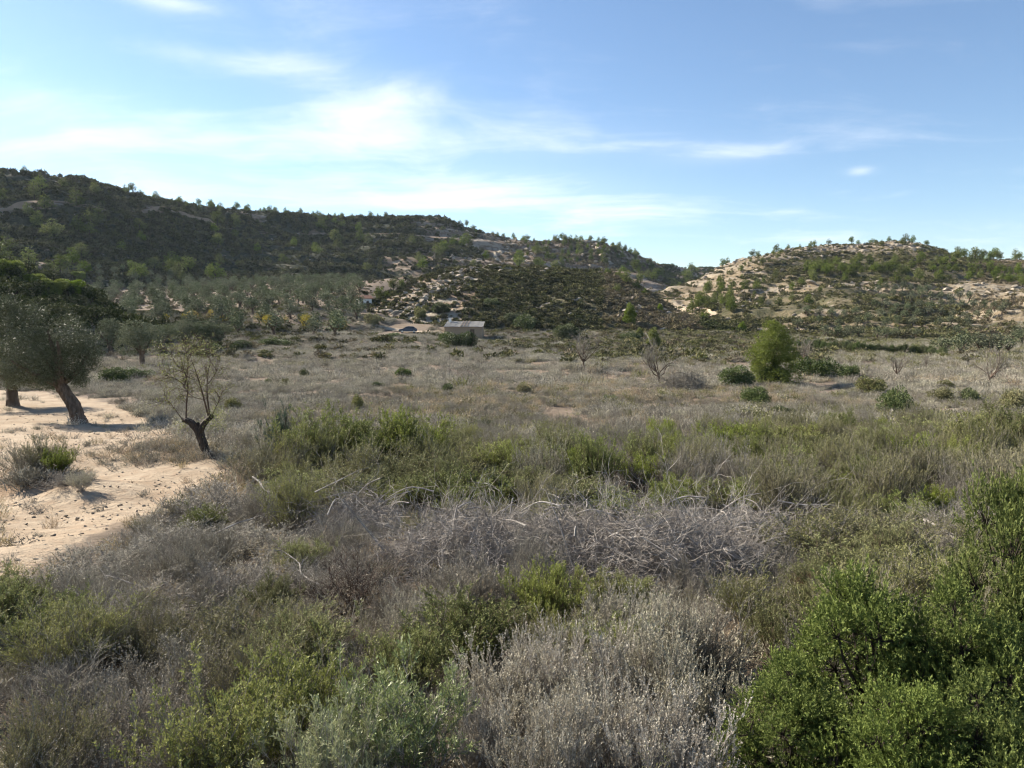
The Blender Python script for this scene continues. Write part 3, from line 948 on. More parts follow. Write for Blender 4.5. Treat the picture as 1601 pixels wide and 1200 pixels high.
def juniper(seed):
    """spreading juniper: limbs carrying dense plumes of scale leaves"""
    r = np.random.default_rng(seed)
    st, fo = Buf(), Buf()
    n1 = 34
    u = unit(np.stack([r.normal(size=n1), r.normal(size=n1), np.abs(r.normal(size=n1)) * 0.9 + 0.05], 1))
    cen = u * np.array([0.46, 0.46, 0.62]) * (0.55 + 0.45 * r.random((n1, 1))) + np.array([0, 0, 0.2])
    base = np.concatenate([r.normal(size=(n1, 2)) * 0.05, np.full((n1, 1), -0.06)], 1)
    c1 = curves(r, base, unit(cen - base), np.linalg.norm(cen - base, axis=1), 7, 0.2, 0.03, 0.0)
    tubes(st, r, c1, 0.02, 0.006, sides=5)
    rad = 0.13 + 0.1 * r.random(n1)
    m = 92
    w = unit(r.normal(size=(n1, m, 3)) + u[:, None] * 0.7 + UP * 0.35)
    q = (c1[:, -1][:, None] + w * rad[:, None, None] * (0.35 + 0.65 * r.random((n1, m, 1)))).reshape(-1, 3)
    wd = w.reshape(-1, 3)
    tw = curves(r, np.repeat(c1[:, -1], m, 0), unit(q - np.repeat(c1[:, -1], m, 0)), np.linalg.norm(q - np.repeat(c1[:, -1], m, 0), axis=1), 3, 0.2, 0.03)[::3]
    tubes(st, r, tw, 0.003, 0.0015)
    d3 = unit(wd + r.normal(size=wd.shape) * 0.35 + UP * 0.3)
    c3 = curves(r, q, d3, 0.05 + 0.07 * r.random(len(q)), 3, 0.4, 0.06, 0.05)
    lp, lt, lf = along(r, c3, 22, 0.0, 1.0)
    ld = unit(lt * 0.75 + perp(r, lt) * 0.7 + UP * 0.1)
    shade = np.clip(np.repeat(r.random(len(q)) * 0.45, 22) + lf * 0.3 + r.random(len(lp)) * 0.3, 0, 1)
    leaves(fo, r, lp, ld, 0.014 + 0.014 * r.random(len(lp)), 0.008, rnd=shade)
    return st.mesh('branches', B_DARK), fo.mesh('foliage', L_JUNIPER)


PROTO['juniper'] = [juniper(501), juniper(502)]


def brush(seed, n, w, h, L, rad, curl=0.5, mat=None):
    """a heap of cut dead twigs"""
    r = np.random.default_rng(seed)
    b = Buf()
    a = r.random(n) * 2 * PI; q = np.sqrt(r.random(n))
    top = (1 - q ** 2) * h
    s = np.stack([np.cos(a) * q * w, np.sin(a) * q * w * 0.7, top * r.random(n) ** 0.6], 1)
    d = unit(np.stack([r.normal(size=n), r.normal(size=n) * 0.8, r.normal(size=n) * 0.35], 1))
    c = curves(r, s - d * L * 0.4, d, L * (0.5 + 0.9 * r.random(n)), 7, curl, 0.05, 0.0)
    c[..., 2] = np.maximum(c[..., 2], 0.0)
    tubes(b, r, c, rad * (0.35 + 0.9 * r.random(n) ** 2), rad * 0.2, sides=4)
    p2, t2, f2 = along(r, c, 7, 0.3, 1.0)
    d2 = unit(t2 + perp(r, t2) * 0.8)
    c2 = curves(r, p2, d2, L * 0.4 * (0.3 + r.random(len(p2))), 5, curl, 0.06, 0.0)
    tubes(b, r, c2, rad * 0.4, rad * 0.15)
    return b.mesh('dead_twigs', mat)


def low_clump(seed, n, R, H, L, W, mat, tuft=0):
    """small dense clump for distant scrub"""
    r = np.random.default_rng(seed); b = Buf()
    lob = lobe_set(r, 5, R, H, 0.0, (0.45, 0.7), 0.75)
    crown(b, r, lob, n, L, W, out=0.5, shell=0.45)
    return b.mesh('clump', mat)


def dry_tuft(seed, n, R, H, W, mat, lean=0.8):
    r = np.random.default_rng(seed); b = Buf()
    d = dome_dirs(r, n, lean)
    s = np.concatenate([r.normal(size=(n, 2)) * R * 0.3, np.zeros((n, 1))], 1)
    L = H * (0.5 + 0.5 * r.random(n))
    c = curves(r, s, d, L, 3, 0.3, 0.05, 0.0)
    T = tangent(c)
    side = perp(r, T[:, 0])
    V = np.stack([c[:, 0] - side * W / 2, c[:, 0] + side * W / 2, c[:, 1] - side * W / 2.2, c[:, 1] + side * W / 2.2, c[:, 2]], 1)
    i = np.arange(n)[:, None] * 5
    tri = np.concatenate([i + np.array([[0, 1, 3]]), i + np.array([[0, 3, 2]]), i + np.array([[2, 3, 4]])])
    b.add(V.reshape(-1, 3), tri, np.repeat(r.random(n), 5))
    p, t, f = along(r, c, 3, 0.4, 1.0)
    leaves(b, r, p, unit(t + perp(r, t) * 0.8), H * 0.16, W * 1.1)
    return b.mesh('tuft', mat)


# ------------------------------------------------------------------ scatter: one object of uncountable stuff
def scatter(name, P, scale, meshes, label, seed=0, tilt=0.12, zscale=None, pick=None):
    r = np.random.default_rng(seed)
    n = len(P)
    me = bpy.data.meshes.new(name)
    me.vertices.add(n); me.vertices.foreach_set('co', np.asarray(P, np.float32).ravel())
    rot = np.stack([r.normal(size=n) * tilt, r.normal(size=n) * tilt, r.random(n) * 2 * PI], 1).astype(np.float32)
    sc = np.asarray(scale, np.float32)
    sc3 = np.stack([sc * (0.8 + 0.4 * r.random(n)), sc * (0.8 + 0.4 * r.random(n)), sc * (0.75 + 0.4 * r.random(n))], 1).astype(np.float32)
    a = me.attributes.new('turn', 'FLOAT_VECTOR', 'POINT'); a.data.foreach_set('vector', rot.ravel())
    a = me.attributes.new('size', 'FLOAT_VECTOR', 'POINT'); a.data.foreach_set('vector', sc3.ravel())
    ids = r.integers(0, len(meshes), n) if pick is None else pick
    a = me.attributes.new('which', 'INT', 'POINT'); a.data.foreach_set('value', np.asarray(ids, np.int32))
    c = bpy.data.collections.new(name + '_pieces')
    for i, m in enumerate(meshes):
        c.objects.link(bpy.data.objects.new('%s_piece_%02d' % (name, i), m))
    ng = bpy.data.node_groups.new(name, 'GeometryNodeTree')
    ng.interface.new_socket('Geometry', in_out='INPUT', socket_type='NodeSocketGeometry')
    ng.interface.new_socket('Geometry', in_out='OUTPUT', socket_type='NodeSocketGeometry')
    N, L = ng.nodes.new, ng.links.new
    gi, go = N('NodeGroupInput'), N('NodeGroupOutput')
    ci = N('GeometryNodeCollectionInfo'); ci.inputs['Collection'].default_value = c
    ci.inputs['Separate Children'].default_value = True; ci.inputs['Reset Children'].default_value = True
    iop = N('GeometryNodeInstanceOnPoints'); iop.inputs['Pick Instance'].default_value = True

    def named(nm, ty):
        x = N('GeometryNodeInputNamedAttribute'); x.data_type = ty; x.inputs['Name'].default_value = nm
        return x.outputs[0]
    L(gi.outputs[0], iop.inputs['Points']); L(ci.outputs[0], iop.inputs['Instance'])
    L(named('which', 'INT'), iop.inputs['Instance Index'])
    L(named('turn', 'FLOAT_VECTOR'), iop.inputs['Rotation']); L(named('size', 'FLOAT_VECTOR'), iop.inputs['Scale'])
    L(iop.outputs[0], go.inputs[0])
    o = link(name, me)
    md = o.modifiers.new('scatter', 'NODES'); md.node_group = ng
    o['kind'] = 'stuff'; o['label'] = label
    return o

# ------------------------------------------------------------------ where a pixel's ray meets the land
def hit_land(px, py):
    d = Vector(px_dir(px, py)).normalized()
    h = LAND.ray_cast(Vector(CAM), d, 6000)
    return np.array(h[0]) if h[0] is not None else hit(px, py)


def thing(name, loc, label, cat, group=None, rot=0.0, scale=1.0):
    e = bpy.data.objects.new(name, None)
    e.empty_display_size = 0.2
    COL.objects.link(e)
    e.location = [float(q) for q in loc]
    e.rotation_euler = (0, 0, rot)
    e.scale = scale if hasattr(scale, '__len__') else (scale,) * 3
    return tag(e, label, cat, group)


def box(buf, lo, hi, mat=0, rnd=0.5):
    (a, b, c), (d, e, f) = lo, hi
    v = [(a, b, c), (d, b, c), (d, e, c), (a, e, c), (a, b, f), (d, b, f), (d, e, f), (a, e, f)]
    q = [(0, 3, 2, 1), (4, 5, 6, 7), (0, 1, 5, 4), (1, 2, 6, 5), (2, 3, 7, 6), (3, 0, 4, 7)]
    t = [x for k in q for x in ((k[0], k[1], k[2]), (k[0], k[2], k[3]))]
    buf.add(v, t, rnd, mat)


def prism(buf, prof, y0, y1, mat=0):
    """closed outline in x,z pushed from y0 to y1"""
    n = len(prof)
    v = [(x, y0, z) for x, z in prof] + [(x, y1, z) for x, z in prof]
    t = []
    for i in range(n):
        j = (i + 1) % n
        t += [(i, j, n + j), (i, n + j, n + i)]
    for i in range(1, n - 1):
        t += [(0, i + 1, i), (n, n + i, n + i + 1)]
    buf.add(v, t, 0.5, mat)


# ------------------------------------------------------------------ dirt tracks and paths
M_TRACK = mat_plain('track_dirt', (0.40, 0.32, 0.23), 0.95, 0.1, 0.25, 0.8, bump=0.3)


def strip(name, pts, width):
    t = np.arange(len(pts)); tt = np.linspace(0, len(pts) - 1, len(pts) * 9)
    px = np.interp(tt, t, [p[0] for p in pts]); py = np.interp(tt, t, [p[1] for p in pts])
    C = np.array([hit_land(a, b) for a, b in zip(px, py)])
    T = unit(np.gradient(C, axis=0) * np.array([1, 1, 0])); S = np.stack([-T[:, 1], T[:, 0], 0 * T[:, 0]], 1)
    w = np.linspace(-0.5, 0.5, 5)
    P = C[:, None] + S[:, None] * w[None, :, None] * width * (1 + 0.3 * fbm(tt * 0.9, tt * 0, 5, 2))[:, None, None]
    for i in range(P.shape[0]):
        for j in range(5):
            P[i, j, 2] = land_z(P[i, j, 0], P[i, j, 1]) + 0.16 - 0.1 * abs(w[j])
    me, _, _ = grid_mesh(name, P, M_TRACK)
    o = link(name, me); o['kind'] = 'structure'
    return o


strip('dirt_track', [(567, 476), (576, 481), (588, 487)], 3.0)
strip('dirt_track', [(556, 503), (572, 507), (590, 511), (615, 515), (640, 519), (665, 519), (690, 518)], 3.2)
strip('dirt_track', [(915, 519), (945, 521), (985, 523)], 3.4)
strip('dirt_track', [(1052, 475), (1066, 482), (1085, 486), (1105, 489), (1122, 497)], 3.2)
strip('dirt_track', [(1040, 531), (1090, 534), (1150, 538)], 1.6)
strip('footpath', [(1255, 549), (1330, 553), (1400, 557), (1470, 561)], 1.0)
strip('dirt_track', [(1150, 513), (1200, 515), (1260, 516)], 2.2)

def ridge_track():
    """the road cut along the upper left ridge"""
    pxs = np.linspace(-60, 735, 150)
    vs = (HL_BENCH - 0.004, HL_BENCH + 0.002, HL_BENCH + 0.009)
    P = np.array([[hill_left.at(x, v + 0.004 * math.sin(x * 0.021)) + np.array([0, 0, 0.9 * (0.4 + 0.9 * float(vnoise(x * 0.05, 0.0, 4)))]) for v in vs] for x in pxs])
    me, _, _ = grid_mesh('hillside_track', P, mat_plain('road_cut_earth', (0.27, 0.20, 0.14), 0.95, 0.1, 0.3, 0.15))
    o = link('hillside_track', me); o['kind'] = 'structure'


ridge_track()

# ------------------------------------------------------------------ stone hut
M_STONE = mat_plain('rubble_wall', (0.33, 0.245, 0.17), 0.95, 0.1, 0.35, 4.0, bump=0.6)
M_SHEET = mat_plain('fibre_cement', (0.30, 0.285, 0.26), 0.8, 0.2, 0.25, 1.2)
M_WHITE = mat_plain('whitewash', (0.78, 0.76, 0.72), 0.9, 0.2, 0.06, 2.0)
M_TERRA = mat_plain('terracotta', (0.26, 0.14, 0.095), 0.85, 0.2, 0.25, 3.0)
M_WOOD = mat_plain('old_wood', (0.10, 0.07, 0.05), 0.85, 0.2, 0.3, 5.0)


def build_hut():
    a = at_depth(694, 531, 173.5)
    w = 61 * 173.5 / F
    z = land_z(a[0] + w / 2, 174) - 0.1
    h = thing('stone_hut', (a[0] + w / 2, 173.5, z), 'small stone hut with sloping grey sheet roof behind dark bushes', 'hut', rot=math.radians(-2))
    W = w / 2; D = 6.2; H0, H1 = 2.7, 3.8
    b = Buf()
    prof = [(0.0, 0), (D, 0), (D, H1 - 0.1), (0, H0 - 0.1)]
    v = [(x, y, q) for x in (-W + 0.2, W - 0.2) for y, q in prof]
    b.add(v, [(0, 1, 2), (0, 2, 3), (4, 6, 5), (4, 7, 6), (0, 4, 5), (0, 5, 1), (1, 5, 6), (1, 6, 2), (2, 6, 7), (2, 7, 3), (3, 7, 4), (3, 4, 0)], 0.5)
    wall = link('wall', b.mesh('hut_wall', M_STONE), h)
    n = 7
    for i in range(n):
        x0 = -W + 2 * W * i / n; x1 = -W + 2 * W * (i + 1) / n
        bb = Buf(); up = 0.03 * (i % 2); k = 9
        xs = np.linspace(x0, x1 + 0.05, k * 2 + 1)
        zz = 0.035 * np.cos(np.arange(k * 2 + 1) * PI) + up
        top = [(x, -0.3, H0 - 0.05 + q) for x, q in zip(xs, zz)] + [(x, D + 0.2, H1 + 0.02 + q) for x, q in zip(xs, zz)]
        m = len(xs)
        v = top + [(x, y, q - 0.05) for x, y, q in top]
        t = []
        for j in range(m - 1):
            t += [(j, j + 1, m + j + 1), (j, m + j + 1, m + j), (2 * m + j, 3 * m + j + 1, 2 * m + j + 1), (2 * m + j, 3 * m + j, 3 * m + j + 1), (j, 2 * m + j, 2 * m + j + 1), (j, 2 * m + j + 1, j + 1)]
        t += [(0, m, 3 * m), (0, 3 * m, 2 * m), (m - 1, 3 * m - 1, 4 * m - 1), (m - 1, 4 * m - 1, 2 * m - 1)]
        bb.add(v, t, 0.5)
        link('roof_sheet', bb.mesh('roof_sheet', M_SHEET), h)
    b = Buf(); box(b, (-W + 0.5, D - 0.9, H1 - 1.0), (-W + 1.1, D - 0.3, H1 + 0.75)); box(b, (-W + 0.42, D - 0.98, H1 + 0.76), (-W + 1.18, D - 0.22, H1 + 0.86))
    link('chimney', b.mesh('chimney', M_WHITE), h)
    b = Buf(); box(b, (1.6, -0.05, 0.1), (2.6, -0.004, 2.05))
    link('door', b.mesh('door', M_WOOD), h)
    for x in (-0.5, 0.2, 0.9):
        b = Buf(); limb(b, [(x, -0.2, H0 + 0.12), (x * 0.9, D * 0.5, (H0 + H1) / 2 + 0.14), (x, D, H1 + 0.16)], [0.08, 0.07, 0.08], 6, 3)
        link('roof_weight', b.mesh('roof_weight', M_STONE), h)


build_hut()


def build_house():
    p = hit_land(569, 477)
    h = thing('white_cottage', p, 'tiny white cottage with red tiled roof at the head of the track', 'cottage', rot=math.radians(28), scale=0.82)
    b = Buf(); box(b, (-2.4, -2.0, -1.0), (2.4, 2.0, 2.5))
    wall = link('wall', b.mesh('cottage_wall', M_WHITE), h)
    for s in (-1, 1):
        b = Buf()
        v = [(-2.8, s * 2.4, 2.4), (2.8, s * 2.4, 2.4), (2.8, 0, 3.6), (-2.8, 0, 3.6)]
        v += [(x, y, z + 0.14) for x, y, z in v]
        b.add(v, [(0, 1, 2), (0, 2, 3), (4, 6, 5), (4, 7, 6), (0, 4, 5), (0, 5, 1), (1, 5, 6), (1, 6, 2), (2, 6, 7), (2, 7, 3), (3, 7, 4), (3, 4, 0)], 0.5)
        link('roof_slope', b.mesh('roof_slope', M_TERRA), h)
    b = Buf(); box(b, (-1.6, -2.05, -0.2), (-0.8, -2.004, 1.9)); link('door', b.mesh('door', M_WOOD), h)
    b = Buf(); box(b, (0.4, -2.05, 0.8), (1.3, -2.004, 1.7)); link('window', b.mesh('window', M_WOOD), h)
    b = Buf(); box(b, (-2.45, -0.4, 0.8), (-2.404, 0.5, 1.7)); link('window', b.mesh('window', M_WOOD), h)


build_house()


# ------------------------------------------------------------------ parked car
def build_car():
    M_PAINT = mat_plain('dark_blue_paint', (0.035, 0.055, 0.10), 0.25, 0.5, 0.05, 2.0, metallic=0.3)
    M_GLASS = mat_plain('car_glass', (0.02, 0.025, 0.03), 0.06, 0.6, 0.05)
    M_TYRE = mat_plain('tyre', (0.02, 0.02, 0.02), 0.8, 0.2)
    M_RIM = mat_plain('wheel_rim', (0.45, 0.45, 0.46), 0.35, 0.5, metallic=0.8)
    M_LAMP = mat_plain('lamp_glass', (0.75, 0.75, 0.72), 0.15, 0.5)
    M_RED = mat_plain('tail_lamp', (0.35, 0.02, 0.02), 0.2, 0.5)
    p = hit_land(638, 520.5)
    c = thing('parked_car', p + np.array([0, 0, 0.1]), 'dark blue hatchback car parked on the dirt track left of the hut', 'car', rot=math.radians(8))
    lower = [(-2.15, 0.32), (-2.2, 0.55), (-2.1, 0.78), (-1.2, 0.95), (-0.55, 1.02), (1.75, 1.02), (2.05, 0.92), (2.1, 0.5), (2.02, 0.3), (1.72, 0.28), (1.62, 0.52), (1.36, 0.66), (1.08, 0.52), (0.98, 0.26),
             (-0.98, 0.26), (-1.08, 0.52), (-1.34, 0.66), (-1.62, 0.52), (-1.72, 0.28)]
    b = Buf()
    me = bpy.data.meshes.new('body')
    import bmesh
    bm = bmesh.new()
    def ext(prof, y0, y1, inset=0.0, zt=None):
        f0 = [bm.verts.new((x, y0 + (inset if (zt and z > zt) else 0), z)) for x, z in prof]
        f1 = [bm.verts.new((x, y1 - (inset if (zt and z > zt) else 0), z)) for x, z in prof]
        n = len(prof)
        bm.faces.new(f0); bm.faces.new(list(reversed(f1)))
        for i in range(n):
            bm.faces.new((f0[i], f1[i], f1[(i + 1) % n], f0[(i + 1) % n]))
    ext(lower, -0.86, 0.86)
    ext([(-1.15, 0.955), (-0.35, 1.43), (0.1, 1.5), (1.2, 1.46), (1.85, 1.03)], -0.80, 0.80, 0.14, 1.1)
    bmesh.ops.recalc_face_normals(bm, faces=bm.faces[:])
    bmesh.ops.bevel(bm, geom=[e for e in bm.edges if e.calc_face_angle(0) > 0.5], offset=0.035, segments=2, affect='EDGES')
    bm.to_mesh(me); bm.free(); me.materials.append(M_PAINT)
    body = link('body', me, c)
    for s in (-1, 1):
        for k, prof in enumerate(([(-0.95, 1.06), (-0.3, 1.38), (0.28, 1.42), (0.28, 1.06)], [(0.36, 1.06), (0.36, 1.42), (1.15, 1.38), (1.6, 1.08)])):
            b = Buf()
            y = lambda z: s * (0.815 - 0.14 * max(0, (z - 1.03) / 0.45))
            v = [(x, y(z), z) for x, z in prof]
            b.add(v, [(0, 1, 2), (0, 2, 3)], 0.5)
            link('side_window', b.mesh('side_window', M_GLASS), c)
        b = Buf(); box(b, (-2.19, s * 0.62 - 0.16, 0.62), (-2.06, s * 0.62 + 0.16, 0.78)); link('headlight', b.mesh('headlight', M_LAMP), c)
        b = Buf(); box(b, (1.98, s * 0.68 - 0.12, 0.66), (2.115, s * 0.68 + 0.12, 0.95)); link('tail_light', b.mesh('tail_light', M_RED), c)
        b = Buf(); box(b, (-0.85, s * 0.95 - 0.09, 1.0), (-0.72, s * 0.95 + 0.09, 1.12)); link('door_mirror', b.mesh('door_mirror', M_PAINT), c)
        for x in (-1.35, 1.35):
            def disc(r0, w, y0):
                bb = Buf(); n = 16
                a = np.arange(n) * 2 * PI / n
                v = np.concatenate([np.stack([np.cos(a) * r0, np.full(n, y0), np.sin(a) * r0], 1), np.stack([np.cos(a) * r0, np.full(n, y0 + w), np.sin(a) * r0], 1), [[0, y0, 0]], [[0, y0 + w, 0]]])
                t = []
                for i in range(n):
                    j = (i + 1) % n
                    t += [(i, j, n + j), (i, n + j, n + i), (2 * n, j, i), (2 * n + 1, n + i, n + j)]
                bb.add(v, t, 0.5)
                return bb
            tyre = link('wheel', disc(0.32, 0.2, -0.1).mesh('tyre', M_TYRE), c, (x, s * 0.78, 0.32))
            link('rim', disc(0.21, 0.22, -0.11).mesh('rim', M_RIM), tyre)
    b = Buf(); b.add([(-1.13, -0.7, 1.0), (-1.13, 0.7, 1.0), (-0.42, 0.62, 1.42), (-0.42, -0.62, 1.42)], [(0, 1, 2), (0, 2, 3)], 0.5)
    ws = link('windscreen', b.mesh('windscreen', M_GLASS), c); ws.location = (-0.03, 0, 0.02)


build_car()


# ------------------------------------------------------------------ boulders
def rock_mat(name, a, b, c):
    m, t = mat_new(name)
    tc = t.n('ShaderNodeTexCoord'); oi = t.n('ShaderNodeObjectInfo')
    f = t.noise(tc.outputs['Object'], 1.6, 7, 0.65); g = t.noise(tc.outputs['Object'], 0.7, 3, 0.5)
    col = t.mix(t.ramp(f, 0.35, 0.65), a, b)
    col = t.mix(t.ramp(g, 0.52, 0.66, 0, 0.7), col, c)
    hs = t.n('ShaderNodeHueSaturation'); t.l(col, hs.inputs['Color'])
    t.put(hs.inputs['Value'], t.m('ADD', t.m('MULTIPLY', oi.outputs['Random'], 0.5), 0.72))
    p = t.n('ShaderNodeBsdfPrincipled'); t.l(hs.outputs[0], p.inputs['Base Color']); p.inputs['Roughness'].default_value = 0.9
    p.inputs['Specular IOR Level'].default_value = 0.15
    bp = t.n('ShaderNodeBump'); bp.inputs['Strength'].default_value = 0.7; bp.inputs['Distance'].default_value = 0.12
    t.l(f, bp.inputs['Height']); t.l(bp.outputs[0], p.inputs['Normal'])
    out = t.n('ShaderNodeOutputMaterial'); t.l(p.outputs[0], out.inputs['Surface'])
    return m


M_ROCK = rock_mat('sandstone', (0.22, 0.18, 0.135), (0.40, 0.345, 0.265), (0.17, 0.15, 0.125))


def rock_mesh(seed):
    r = np.random.default_rng(seed)
    import bmesh
    bm = bmesh.new(); bmesh.ops.create_icosphere(bm, subdivisions=3, radius=1.0)
    v = np.array([x.co[:] for x in bm.verts]); f = np.array([[q.index for q in x.verts] for x in bm.faces]); bm.free()
    u = unit(v)
    pl = rvec(r, 14); dd = r.uniform(0.5, 0.85, 14)
    dot = u @ pl.T
    rad = np.min(np.where(dot > 0.05, dd[None] / np.maximum(dot, 0.05), 9), axis=1)
    v = u * np.minimum(rad, 1.15)[:, None]
    v += r.normal(size=v.shape) * 0.018
    v = v * np.array([1.0, r.uniform(0.7, 1.0), r.uniform(0.5, 0.8)])
    b = Buf(); b.add(v, f, 0.5)
    return b.mesh('boulder', M_ROCK)


ROCKS = [rock_mesh(700 + i) for i in range(8)]


# ------------------------------------------------------------------ trees
def olive_mesh(seed, leaf_n, L, W, mat, bark):
    """an olive about one unit tall"""
    r = np.random.default_rng(seed)
    tr, cr = Buf(), Buf()
    lean = r.normal(size=2) * 0.05
    fork = (lean[0], lean[1], 0.26)
    limb(tr, [(0, 0, -0.04), (lean[0] * 0.4, lean[1] * 0.4, 0.1), fork], [0.075, 0.055, 0.045], 8, 5, 0.1, seed)
    for k in range(4):
        a = k * PI / 2 + r.random()
        limb(tr, [fork, (fork[0] + 0.1 * math.cos(a), fork[1] + 0.1 * math.sin(a), 0.4), (fork[0] + 0.24 * math.cos(a), fork[1] + 0.24 * math.sin(a), 0.6)], [0.036, 0.026, 0.012], 6, 4, 0.08, seed + k)
    crown(cr, r, lobe_set(r, 11, 0.46, 0.80, 0.24, (0.34, 0.52), 0.85), leaf_n, L, W, 0.45, 0.45)
    return tr.mesh('trunk', bark), cr.mesh('crown', mat)


def pine_mesh(seed, n, L, W, mat, shape='cone', tuft=4):
    r = np.random.default_rng(seed)
    tr, cr = Buf(), Buf()
    limb(tr, [(0, 0, -0.04), (r.normal() * 0.015, r.normal() * 0.015, 0.4), (0, 0, 0.92)], [0.032, 0.022, 0.006], 7, 5, 0.05, seed)
    lob = []
    if shape == 'cone':
        for i in range(22):
            z = 0.12 + 0.8 * (i / 21.0); w = 0.33 * (1 - z) ** 0.6 * min(1, (z + 0.12) * 2.6) + 0.03
            for k in range(3 if z < 0.7 else 2):
                a = r.random() * 6.28; s = max(0.07, w * r.uniform(0.38, 0.6))
                lob.append((math.cos(a) * w * 0.66, math.sin(a) * w * 0.66, z + r.normal() * 0.02, s, s, s * 0.7))
    else:
        lob = lobe_set(r, 13, 0.4, 0.82, 0.18, (0.3, 0.5), 0.7)
        for k in range(5):
            a = k * 1.25 + r.random()
            limb(tr, [(0, 0, 0.35 + 0.05 * k), (0.14 * math.cos(a), 0.14 * math.sin(a), 0.5 + 0.05 * k), (0.28 * math.cos(a), 0.28 * math.sin(a), 0.6 + 0.04 * k)], [0.016, 0.011, 0.004], 5, 3, 0.05, seed + k)
    crown(cr, r, lob, n, L, W, 0.6, 0.5, tuft=tuft)
    return tr.mesh('trunk', B_DARK), cr.mesh('crown', mat)


def joined_tree(pair):
    """trunk and crown of a far tree as one mesh"""
    b = Buf()
    mats = []
    for k, me in enumerate(pair):
        n = len(me.vertices); v = np.zeros(n * 3, np.float32); me.vertices.foreach_get('co', v)
        t = np.zeros(len(me.polygons) * 3, np.int32); me.polygons.foreach_get('vertices', t)
        rr = np.zeros(n, np.float32); me.attributes['rnd'].data.foreach_get('value', rr)
        b.add(v.reshape(-1, 3), t.reshape(-1, 3), rr, k); mats.append(me.materials[0])
    return b.mesh('far_tree', mats)


FAR_OLIVE = [joined_tree(olive_mesh(800 + i, 520, 0.10, 0.045, L_OLIVE_FAR, B_OLIVE)) for i in range(4)]
FAR_ALMOND = [joined_tree(olive_mesh(820 + i, 420, 0.09, 0.045, L_YELLOW, B_DARK)) for i in range(3)]
FAR_PINE = [joined_tree(pine_mesh(840 + i, 330, 0.12, 0.03, L_PINE_FAR, 'cone' if i < 3 else 'round', 3)) for i in range(6)]
FAR_OAK = [joined_tree(olive_mesh(860 + i, 800, 0.085, 0.045, L_OAK, B_DARK)) for i in range(3)]
MID_OLIVE = [olive_mesh(880 + i, 5200, 0.045, 0.016, L_OLIVE_FAR, B_OLIVE) for i in range(3)]
MID_PINE = [pine_mesh(900 + i, 3000, 0.075, 0.015, L_PINE, s, 4) for i, s in enumerate(('cone', 'round'))]
COUNT = {}


def put_tree(name, pair, p, h, label, cat, group=None, w=1.0, rot=None, parts=('trunk', 'crown')):
    e = thing(name, p, label, cat, group, RNG.random() * 6.28 if rot is None else rot, (h * w, h * w, h))
    for nm, me in zip(parts, pair):
        if me is not None:
            link(nm, me, e)
    return e


def far_tree(name, me, p, h, label, cat, group, w=1.0):
    o = link(name, me, None, p, (0, 0, RNG.random() * 6.28), (h * w, h * w, h))
    return tag(o, label, cat, group)


